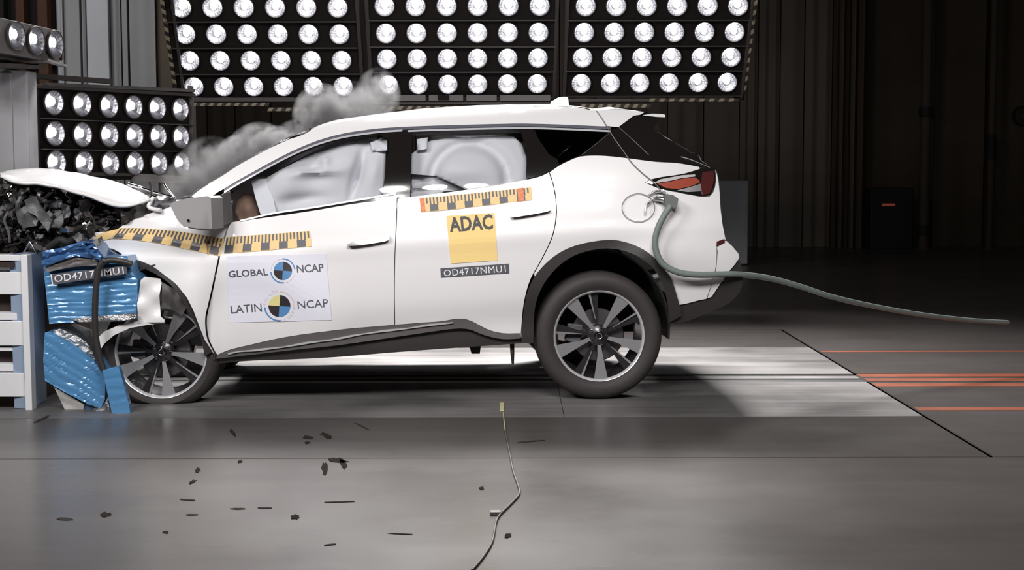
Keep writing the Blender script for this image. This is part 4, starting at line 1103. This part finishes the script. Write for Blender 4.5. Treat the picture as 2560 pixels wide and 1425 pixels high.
def textmesh(s, bold=0., space=1.):
    c = bpy.data.curves.new('lettering', 'FONT'); c.body = s; c.offset = bold; c.space_character = space; c.resolution_u = 3
    o = bpy.data.objects.new('lettering', c); COL.objects.link(o)
    dg = bpy.context.evaluated_depsgraph_get(); me = bpy.data.meshes.new_from_object(o.evaluated_get(dg))
    bpy.data.objects.remove(o); bpy.data.curves.remove(c)
    vs = [(v.co.x, v.co.y) for v in me.vertices]; fs = [tuple(p.vertices) for p in me.polygons]
    bpy.data.meshes.remove(me)
    x0, x1 = min(v[0] for v in vs), max(v[0] for v in vs); y0, y1 = min(v[1] for v in vs), max(v[1] for v in vs)
    return [((x - x0) / (x1 - x0), 1 - (y - y0) / (y1 - y0)) for x, y in vs], fs
def text(s, q, material, parent, bold=0., lift=.0015, space=1.):
    vs, fs = textmesh(s, bold, space); return decal_mesh('lettering', vs, fs, quadmap(q), material, parent, lift)
def bandmap(top, bot):
    T, B = resample(catmull([(a, b, 0) for a, b in top], 8), 60), resample(catmull([(a, b, 0) for a, b in bot], 8), 60)
    def f(s, t):
        x = max(0, min(58.999, s * 59)); i = int(x); k = x - i
        return T[i].lerp(T[i + 1], k).lerp(B[i].lerp(B[i + 1], k), t)
    return f
def ruler(top, bot, period, label, extra=None, ends=None, phase=0.):
    f = bandmap(top, bot); n = 50
    vs, fs = grid2(n, 3); base = decal_mesh('ruler_tape', vs, fs, f, 'tape', car, 0., extra); base.modifiers.new('t', 'SOLIDIFY').thickness = .001
    base['label'] = label
    L = sum(math.hypot(top[i + 1][0] - top[i][0], top[i + 1][1] - top[i][1]) for i in range(len(top) - 1)); np_ = L / period
    vs, fs = [], []
    def q(s0, s1, t0, t1):
        if s0 < 0 or s1 > 1: return
        v, g_ = grid2(2, 2, s0, s1, t0, t1); o = len(vs); vs.extend(v); fs.extend([tuple(i + o for i in k) for k in g_])
    k = -1
    while k < np_ + 1:
        b = (k + phase) / np_; p = 1 / np_
        q(b, b + .48 * p, .52, .97)
        for j in range(5): q(b + (j * .2 + .02) * p, b + (j * .2 + .11) * p, .02, .53 if j < 3 else .42)
        k += 1
    decal_mesh('ruler_marks', vs, fs, f, 'print_grey', base, .0012, extra)
    return base
ruler([(297, 570), (350, 570), (400, 574), (450, 579), (500, 586), (561, 597)], [(275, 597), (325, 599), (375, 605), (425, 614), (475, 625), (551, 641)], 46.5, 'yellow ruler tape along the crumpled fender', fdent, phase=.1)
panel('folded_tape', [(228, 605), (240, 590), (262, 580), (297, 572), (276, 597), (252, 602), (237, 616)], 'tape', inset=-.006, th=.003, step=8, extra=fdent)
panel('folded_tape_mark', [(241, 600), (254, 590), (256, 598), (243, 605)], 'print_grey', inset=-.010, th=.002, step=6, extra=fdent)
ruler([(566, 593), (630, 588), (700, 583), (775, 577)], [(560, 634), (630, 629), (700, 623), (779, 616)], 43.8, 'yellow ruler tape on the front door', dent, phase=.0)
rt_ = ruler([(1050, 495), (1130, 488), (1230, 478), (1328, 468)], [(1054, 530), (1130, 524), (1230, 512), (1331, 500)], 43.8, 'yellow ruler tape below the rear door window', phase=.5)
sheet('orange_label', [(1049, 496), (1060, 495), (1064, 528), (1052, 530)], 'orange', rt_, .002, 3); sheet('orange_label', [(1293, 471), (1308, 469), (1311, 502), (1296, 504)], 'orange', rt_, .002, 3)
ws_ = sheet('logo_sheet', [(568, 641), (815, 634), (829, 800), (571, 807)], 'paper', label='white sheet with two round emblems', extra=dent)
text('GLOBAL', [(571, 677), (669, 671), (671, 688), (572, 694)], 'print_grey', ws_, .012)
text('NCAP', [(741, 663), (808, 659), (810, 679), (743, 682)], 'print_grey', ws_, .012)
text('LATIN', [(576, 765), (653, 758), (655, 779), (578, 783)], 'print_grey', ws_)
text('NCAP', [(743, 753), (819, 747), (821, 767), (745, 772)], 'print_grey', ws_)
def pie(cx, cy, r, cols, tilt=-4, rx=1.0):
    for k, mt in enumerate(cols):
        vs2 = [(cx, cy)] + [(cx + rx * r * math.cos(math.radians(90 * k + a + tilt)), cy - r * math.sin(math.radians(90 * k + a + tilt))) for a in range(0, 91, 10)]
        fs = [(0, i, i + 1) for i in range(1, len(vs2) - 1)]
        decal_mesh('emblem_quarter', vs2, fs, lambda s, t: V((s, t, 0)), mt, ws_, .0015)
def arc(cx, cy, r0_, r1_, a0, a1, mt, dash=None):
    n = 24
    vs2, fs = [], []
    for i in range(n + 1):
        a = math.radians(a0 + (a1 - a0) * i / n)
        vs2 += [(cx + r0_ * math.cos(a), cy - r0_ * math.sin(a)), (cx + r1_ * math.cos(a), cy - r1_ * math.sin(a))]
    for i in range(n):
        if dash and i % 3 == 2: continue
        fs.append((2 * i, 2 * i + 1, 2 * i + 3, 2 * i + 2))
    decal_mesh('emblem_ring', vs2, fs, lambda s, t: V((s, t, 0)), mt, ws_, .0015)
pie(707, 677, 23, ['black', 'blueprint', 'black', 'blueprint'])
arc(707, 677, 28.5, 31.5, 8, 92, 'blueprint'); arc(707, 677, 28.5, 31.5, 185, 275, 'blueprint'); arc(707, 677, 29, 31, 95, 175, 'palepink', 1); arc(707, 677, 29, 31, 280, 350, 'palepink', 1)
pie(698.5, 765, 27.5, ['black', 'paleyel', 'black', 'blueprint'])
arc(698.5, 765, 35, 38.5, 185, 275, 'blueprint'); arc(698.5, 765, 35, 38.5, -5, 88, 'palepink'); 
def arctext(s, cx, cy, r, a0, a1, h, mt, inward=False):
    n = len(s)
    for i, ch in enumerate(s):
        if ch == ' ': continue
        a = math.radians(a0 + (a1 - a0) * (i + .5) / n); w = h * .55
        rad = V((math.cos(a), -math.sin(a), 0)); tan = V((math.sin(a), math.cos(a), 0))
        if inward: rad, tan = -rad, -tan
        c = V((cx, cy, 0)) + V((math.cos(a), -math.sin(a), 0)) * r
        q = [c - tan * w / 2 + rad * h / 2, c + tan * w / 2 + rad * h / 2, c + tan * w / 2 - rad * h / 2, c - tan * w / 2 - rad * h / 2]
        text(ch, q, mt, ws_)
arctext('PARA AUTOS', 698.5, 765, 37, 176, 95, 7, 'palepink'); arctext('MÁS SEGUROS', 698.5, 765, 37, 274, 355, 7, 'palepink', inward=True)
ys = sheet('yellow_sheet', [(1116, 540), (1236, 532), (1244, 651), (1127, 659)], 'yellow', label='square yellow sheet with black letters')
text('ADAC', [(1121, 543), (1231, 535), (1233, 573), (1125, 581)], 'black', ys, .03, space=1.0)
op = sheet('number_plate_label', [(1101, 671), (1272, 659), (1273, 683), (1102, 694)], 'print_grey', label='small dark code label with white characters')
text('OD4717NMU1', [(1109, 675), (1263, 663), (1265, 680), (1110, 691)], 'white', op, .0, space=1.08)

# ---- fuel flap with coupling: wires and rings
rc = [(1596 + 41 * math.cos(a * PI / 18), 519 + 35 * math.sin(a * PI / 18), -.02) for a in range(37)]
P = [S(x, y, -.012) for x, y, _ in rc]; vs, fs = tube(P[:-1], .0022, 6, closed=True); pyobj('wire_loop', vs, fs, 'greyplastic', car, smooth=50, off=CO)
P = [S(x, y, -.01) for x, y in ((1491, 277), (1503, 294), (1517, 316), (1535, 345), (1560, 380), (1580, 408), (1605, 432), (1630, 452), (1646, 468), (1656, 486))]
vs, fs = tube(catmull(P, 5), .003, 6); pyobj('sensor_cable', vs, fs, 'greyplastic', car, smooth=50, off=CO)
for i, pts in enumerate([((1622, 488), (1640, 478), (1662, 482), (1672, 492)), ((1618, 512), (1635, 496), (1655, 500), (1668, 497)), ((1640, 486), (1650, 500), (1662, 508)), ((1614, 530), (1616, 510), (1630, 500))]):
    P = [S(x, y, -.025 - .006 * i) for x, y in pts]; vs, fs = tube(catmull(P, 5), .006, 8); pyobj('coupling_wire', vs, fs, 'satin' if i < 3 else 'clearlens', car, smooth=50, off=CO)
# umbilical hose plugged into the coupling, trailing off to the right
hs = thing('umbilical_hose', 'grey green hose trailing from the rear flank of the car into the dark', 'hose', S(1680, 505, -.06))
ho = V(hs.location)
HP = [(1676, 515, -.08), (1660, 540, -.09), (1645, 570, -.09), (1638, 602, -.09), (1643, 636, -.09), (1662, 664, -.09), (1700, 682, -.09), (1750, 687, -.08), (1800, 686, -.06), (1850, 686, -.02), (1925, 696, .1), (2000, 716, .2), (2080, 742, .3), (2180, 765, .5), (2300, 786, .7), (2420, 800, .9), (2520, 806, 1.0)]
P = catmull([plane_hit(x, y, A0 + EY * d, EY) for x, y, d in HP], 6)
vs, fs = tube(P, [.019] * 40 + [.019 - .00007 * i for i in range(len(P) - 40)], 12); pyobj('hose', vs, fs, 'hose', hs, smooth=60, off=ho)
q = [(1664, 488), (1682, 487), (1696, 497), (1694, 512), (1684, 523), (1670, 518), (1662, 506)]
f = [S(x, y, -.11) for x, y in q]; n_ = len(f)
vs = [p for p in f] + [p + EY * .085 for p in f]; fs = [tuple(range(n_)), tuple(range(n_, 2 * n_))[::-1]] + [(i, (i + 1) % n_, n_ + (i + 1) % n_, n_ + i) for i in range(n_)]
cp = pyobj('coupling', vs, fs, 'couple', hs, off=ho); cp['label'] = 'dark grey angular coupling'
vs, fs = tube([S(1666, 500, -.06), S(1650, 497, -.04), S(1640, 497, -.02)], .016, 10); pyobj('nozzle', vs, fs, 'satin', hs, smooth=50, off=ho)

# ------------------------------------------------------------------ barrier with deformable blue blocks
BY = 8.32
def bp(x, y, Y=BY): return atY(x, y, Y)
loc = bp(70, 1038); loc.z = 0
br = thing('crash_barrier', 'white slotted steel crash barrier at the left edge of the track', 'barrier', loc)
bo = V(br.location)
def fix(ps):
    return ps
f = [bp(64, 1038), bp(81, 1039), bp(68, 638), bp(51, 636)]
hexa(f + [v + V((0, .08, 0)) for v in f], 'front_post', 'barrier', br, off=bo, bev=.004)
s_ = [bp(81, 1039), atY(118, 1018, BY + .35), atY(108, 630, BY + .35), bp(68, 638)]
s_[1].z = s_[0].z = 0.002
hexa([s_[0] + V((-.01, .02, 0)), s_[1], s_[2], s_[3] + V((-.01, .02, 0))] + [v + V((-.12, .05, 0)) for v in s_], 'side_plate', 'barriergrey', br, off=bo, bev=.003)
hexa([bp(-80, 1030, BY + .12), bp(70, 1030, BY + .12), bp(60, 640, BY + .12), bp(-80, 636, BY + .12)] + [v + V((0, 1.3, 0)) for v in (bp(-80, 1030, BY + .12), bp(70, 1030, BY + .12), bp(60, 640, BY + .12), bp(-80, 636, BY + .12))], 'core', 'barrierdark', br, off=bo)
for (y0, y1, dp) in ((638, 652, .03), (654, 676, .05), (680, 736, .03), (782, 800, .04), (803, 864, .03), (868, 878, .05), (910, 928, .05), (933, 992, .03)):
    f = [bp(-80, y1, BY + dp), bp(66, y1, BY + dp), bp(60, y0, BY + dp), bp(-80, y0, BY + dp)]
    hexa(f + [v + V((0, .15, 0)) for v in f], 'cross_bar', 'barrier', br, off=bo, bev=.003)
f = [bp(-80, 668, BY + .02), bp(34, 668, BY + .02), bp(34, 656, BY + .02), bp(-80, 656, BY + .02)]
hexa(f + [v + V((0, .04, 0)) for v in f], 'slot', 'barrierdark', br, off=bo)

# blue wrapped honeycomb blocks
def foil_block(name, label, poly, Yf, depth, material, amp, dirv, freq, parent=None, off=None, step=8, cat='barrier block', group=None):
    """crumpled block: front face from a pixel polygon with pleats along DIRV, extruded DEPTH away from the camera"""
    dense = []
    for i, p in enumerate(poly):
        q = poly[(i + 1) % len(poly)]; k = max(1, int(math.hypot(q[0] - p[0], q[1] - p[1]) / step))
        for j in range(k): dense.append((p[0] + (q[0] - p[0]) * j / k, p[1] + (q[1] - p[1]) * j / k))
    xs_ = [p[0] for p in dense]; ys_ = [p[1] for p in dense]; inn = []
    y = min(ys_) + step / 2
    while y < max(ys_):
        x = min(xs_) + step / 2
        while x < max(xs_):
            if inside((x, y), dense) and min((x - a) ** 2 + (y - b) ** 2 for a, b in zip(xs_, ys_)) > (step * .4) ** 2: inn.append((x, y))
            x += step * 1.3
        y += step * .6
    n = len(dense); vo, eo, fo, *_ = delaunay_2d_cdt([V(p) for p in dense + inn], [], [list(range(n))], 1, 1e-5)
    nx, ny = -dirv[1], dirv[0]; L = math.hypot(nx, ny); nx /= L; ny /= L
    top = []
    for p in vo:
        s = p.x * nx + p.y * ny; al = p.x * ny - p.y * nx
        w = s * freq + 1.6 * noise.noise(V((al * .012, s * .03, 1)))
        hgt = amp * (abs(math.sin(w)) ** .6 + .5 * noise.noise(V((al * .02, s * .25, 2))))
        top.append(atY(p.x, p.y, Yf - hgt))
    bot = [atY(p.x, p.y, Yf) + V((0, depth, 0)) for p in vo]; N = len(top); fs = []
    for f in fo:
        a, b, c = (vo[i] for i in f[:3]); cr = (b.x - a.x) * (c.y - a.y) - (b.y - a.y) * (c.x - a.x)
        fs.append(tuple(f) if cr < 0 else tuple(f)[::-1])
    bd = {}
    for f in fs:
        for i in range(len(f)):
            e = (f[i], f[(i + 1) % len(f)])
            if (e[1], e[0]) in bd: del bd[(e[1], e[0])]
            else: bd[e] = 1
    faces = fs + [tuple(i + N for i in f)[::-1] for f in fs] + [(b, a, a + N, b + N) for a, b in bd]
    own = parent is None
    o_ = off if off is not None else sum((top[i] for i in range(n)), V()) / n
    me = bpy.data.meshes.new(name); me.from_pydata([tuple(p - o_) for p in top + bot], [], faces); me.update()
    o = obj(name, me, material, parent, 40)
    if own: o.location = o_; tag(o, label, cat, group)
    elif label: o['label'] = label
    return o, V(o_)
GB = 'crushed blue barrier blocks'
BF = 8.34
b1, o1 = foil_block('honeycomb_block', 'upper crushed blue foil block carrying the dark code label', [(108, 668), (140, 658), (200, 650), (258, 642), (318, 640), (330, 680), (344, 700), (341, 790), (320, 800), (240, 804), (123, 809), (116, 740)], BF, .3, 'blue', .007, (1, -.04), .24, group=GB, step=6)
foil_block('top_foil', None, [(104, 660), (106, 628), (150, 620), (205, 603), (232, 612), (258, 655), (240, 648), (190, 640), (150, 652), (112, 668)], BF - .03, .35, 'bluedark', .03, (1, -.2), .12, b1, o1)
foil_block('dark_fold', None, [(112, 670), (150, 652), (190, 640), (245, 650), (258, 662), (180, 668), (118, 680)], BF - .035, .02, 'greydark', .01, (1, -.2), .3, b1, o1)
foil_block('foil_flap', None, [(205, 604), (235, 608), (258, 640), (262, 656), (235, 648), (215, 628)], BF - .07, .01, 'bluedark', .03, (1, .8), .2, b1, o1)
foil_block('bright_fold', None, [(175, 797), (250, 790), (340, 782), (338, 796), (300, 803), (200, 806)], BF - .025, .01, 'honey', .01, (1, 0), .5, b1, o1)
b2, o2 = foil_block('honeycomb_block', 'lower blue foil block, fallen askew against the front wheel', [(112, 832), (124, 828), (180, 858), (235, 900), (250, 926), (264, 945), (262, 1000), (252, 1022), (220, 1010), (170, 985), (113, 952), (108, 900)], BF - .02, .3, 'blue', .008, (1, .62), .17, group=GB, step=6)
foil_block('torn_honeycomb', 'bare silver honeycomb', [(124, 826), (150, 822), (190, 838), (225, 862), (238, 900), (200, 880), (160, 855)], BF + .01, .3, 'honey', .03, (1, .6), .7, b2, o2)
b3, o3 = foil_block('foil_strip', 'narrow blue foil strip standing on the floor before the front wheel', [(256, 926), (296, 915), (306, 950), (322, 1010), (328, 1050), (284, 1052), (272, 1000), (262, 950)], BF - .12, .05, 'blue', .006, (1, -.1), .12, group=GB)
c_, oc = foil_block('torn_support', 'grey torn plate hanging under the lower blue block', [(135, 968), (165, 985), (210, 1012), (204, 1045), (196, 1050), (178, 1048), (160, 1020)], BF - .0, .12, 'conc', .01, (1, .4), .05, cat='plate')
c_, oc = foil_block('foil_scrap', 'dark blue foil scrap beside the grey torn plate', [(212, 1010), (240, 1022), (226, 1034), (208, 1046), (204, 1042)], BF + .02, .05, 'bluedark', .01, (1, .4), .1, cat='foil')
c_, oc = foil_block('metal_scrap', 'shiny bent metal scrap below the lower blue block', [(232, 1022), (254, 1020), (270, 992), (276, 1046), (252, 1048)], BF - .02, .05, 'steel', .02, (1, .4), .3, cat='scrap')
# code label on the upper block
lq = [V((126, 686, 0)), V((316, 664, 0)), V((318, 685, 0)), V((130, 712, 0))]
LY = BF - .05
def flat_decal(name, vs2, fs, q, Y, material, parent, off):
    f = quadmap(q); vs = []
    for s, t in vs2: p = f(s, t); vs.append(atY(p.x, p.y, Y))
    me = bpy.data.meshes.new(name); me.from_pydata([tuple(v - off) for v in vs], [], fs); me.update()
    if sum(p.normal.y * p.area for p in me.polygons) > 0: me.flip_normals()
    return obj(name, me, material, parent)
lb = hexa([atY(p.x, p.y, LY) for p in (lq[3], lq[2], lq[1], lq[0])] + [atY(p.x, p.y, LY) + V((0, .006, 0)) for p in (lq[3], lq[2], lq[1], lq[0])], 'code_label', 'print_grey', b1, off=o1)
lb['label'] = 'dark label with white code'
vs_, fs_ = textmesh('OD4717NMU1', .004, 1.05)
flat_decal('lettering', vs_, fs_, [V((135, 688, 0)), V((308, 667, 0)), V((310, 684, 0)), V((137, 706, 0))], LY - .002, 'white', lb, o1)
flat_decal('label_border', *grid2(1, 1), [V((126, 686, 0)), V((129, 686, 0)), V((133, 712, 0)), V((130, 712, 0))], LY - .002, 'white', lb, o1)
# black strap over the blocks
sp_ = [atY(x, y, LY - .045) for x, y in ((262, 650), (248, 668), (242, 700), (238, 760), (238, 820), (244, 870), (252, 905), (260, 926))]
vs, fs = tube(catmull(sp_, 5), .019, 8)
st = pyobj('rubber_strip', vs, fs, 'cladding', None, smooth=50, off=V(sp_[0])); st.location = sp_[0]
tag(st, 'black rubber strip bent down across the blue blocks', 'strip')
sp2 = catmull([atY(x, y, LY - .01) for x, y in ((256, 655), (275, 650), (300, 652), (330, 660))], 4); vs, fs = tube(sp2, .018, 8)
pyobj('bent_end', vs, fs, 'cladding', st, smooth=50, off=V(sp_[0]))
# torn white liner in the wheel arch (belongs to the car)
sheet_px('torn_bumper_skin', [(352, 700), (362, 692), (400, 697), (404, 708), (398, 740), (401, 780), (402, 792), (412, 800), (410, 806), (370, 806), (345, 808), (343, 760)], -.10, .012, 'paint', seed=21, amp=.012, step=8)
sheet_px('torn_bumper_skin', [(245, 862), (247, 842), (262, 828), (300, 812), (350, 802), (412, 802), (412, 808), (370, 812), (325, 820), (285, 838), (262, 858), (252, 872)], -.09, .012, 'paint', seed=22, amp=.006, step=8)
sheet_px('torn_liner', [(405, 705), (440, 725), (465, 770), (455, 790), (430, 772), (404, 770)], .06, .01, 'greydark', seed=23, amp=.01, step=10)
sheet_px('crumpled_inner_wing', [(255, 640), (300, 628), (340, 652), (400, 690), (350, 700), (340, 800), (250, 800), (250, 700)], .25, .02, 'under', seed=24, amp=.03, step=16)
sheet_px('shiny_seam', [(262, 650), (300, 640), (318, 642), (290, 650), (268, 660)], -.02, .006, 'steel', seed=25, amp=.01, step=6)

# ------------------------------------------------------------------ cable and tag on the floor
cp_ = [ground(x, y) + V((0, 0, .006)) for x, y in ((1263, 1080), (1275, 1140), (1283, 1180), (1295, 1215), (1298, 1238), (1275, 1265), (1250, 1290), (1240, 1310), (1234, 1345), (1226, 1368), (1205, 1400), (1180, 1430))]
vs, fs = tube(catmull(cp_, 8), .0045, 8); cb = pyobj('floor_cable', vs, fs, 'cable', None, smooth=60, off=cp_[0]); cb.location = cp_[0]
tag(cb, 'thin dark cable winding across the grey floor toward the viewer', 'cable')
vs, fs = tube([ground(1258, 1034) + V((0, 0, .005)), ground(1263, 1080) + V((0, 0, .006))], .003, 6); pyobj('bare_end', vs, fs, 'tag', cb, off=cp_[0])['label'] = 'pale bare cable end'
a = ground(1225, 1286); bx = obj('clip', boxmesh(a.x - .0, a.x + .045, a.y - .02, a.y + .02, 0, .014, .003), 'cable', cb)
for v in bx.data.vertices: v.co -= cp_[0]
a, b = ground(1251, 1032), ground(1259, 1005)
tg_ = obj('floor_tag', boxmesh(-.012, .012, -.14, .14, 0, .006, .001), 'tag'); tg_.location = ((a.x + b.x) / 2, (a.y + b.y) / 2, .0005)
tag(tg_, 'small pale yellow marker strip on the steel plate under the sill', 'marker')

# ------------------------------------------------------------------ smoke from the airbags and the crushed nose
def smokemat(name, dens, scale, lo, hi, col=(.55, .54, .56)):
    m = bpy.data.materials.new(name); m.use_nodes = True; nt = m.node_tree; nt.nodes.clear()
    out = nt.nodes.new('ShaderNodeOutputMaterial'); v = nt.nodes.new('ShaderNodeVolumePrincipled'); v.inputs['Color'].default_value = (*col, 1)
    v.inputs['Anisotropy'].default_value = .1
    tc = nt.nodes.new('ShaderNodeTexCoord'); n = nt.nodes.new('ShaderNodeTexNoise'); n.inputs['Scale'].default_value = scale; n.inputs['Detail'].default_value = 4; n.inputs['Roughness'].default_value = .6
    mr = nt.nodes.new('ShaderNodeMapRange'); mr.inputs['From Min'].default_value = lo; mr.inputs['From Max'].default_value = hi; mr.inputs['To Max'].default_value = dens
    gr = nt.nodes.new('ShaderNodeTexGradient'); gr.gradient_type = 'SPHERICAL'
    mu = nt.nodes.new('ShaderNodeMath'); mu.operation = 'MULTIPLY'
    mg = nt.nodes.new('ShaderNodeMapRange'); mg.inputs['From Max'].default_value = .30
    nt.links.new(tc.outputs['Object'], n.inputs['Vector']); nt.links.new(tc.outputs['Object'], gr.inputs['Vector'])
    nt.links.new(gr.outputs['Fac'], mg.inputs[0]); nt.links.new(n.outputs[0], mr.inputs[0]); nt.links.new(mr.outputs[0], mu.inputs[0]); nt.links.new(mg.outputs[0], mu.inputs[1])
    nt.links.new(mu.outputs[0], v.inputs['Density']); nt.links.new(v.outputs[0], out.inputs['Volume'])
    return m
SM = [smokemat('smoke', 18., 2.2, .42, .56), smokemat('thin_smoke', 7., 1.8, .40, .62)]
bm = bmesh.new(); bmesh.ops.create_icosphere(bm, subdivisions=3, radius=1); 
sme = bpy.data.meshes.new('smoke_puff'); bm.to_mesh(sme); bm.free(); sme2 = sme.copy(); sme.materials.append(SM[0]); sme2.materials.append(SM[1])
smk = thing('smoke_cloud', 'grey smoke drifting up behind the windscreen', 'smoke', plane_hit(760, 380, A0 + EY * 1.2, EY)); smk['kind'] = 'stuff'
so = V(smk.location)
for x, y, d, rx, rz, ry, k in ((805, 290, 1.1, .20, .22, .2, 0), (650, 380, 1.0, .22, .20, .18, 0), (870, 300, 1.2, .24, .14, .2, 1), (690, 350, 1.2, .14, .10, .15, 0), (880, 265, 1.3, .24, .17, .2, 1), (945, 240, 1.5, .16, .20, .2, 1),
                               (530, 430, 1.0, .24, .24, .25, 1), (600, 380, 1.2, .15, .12, .18, 0), (470, 465, .9, .2, .17, .2, 1), (760, 340, 1.1, .2, .12, .2, 1)):
    o = bpy.data.objects.new('smoke_puff', sme if k == 0 else sme2); COL.objects.link(o); o.parent = smk; o['kind'] = 'stuff'
    o.location = plane_hit(x, y, A0 + EY * d, EY) - so; o.scale = (rx, ry, rz)
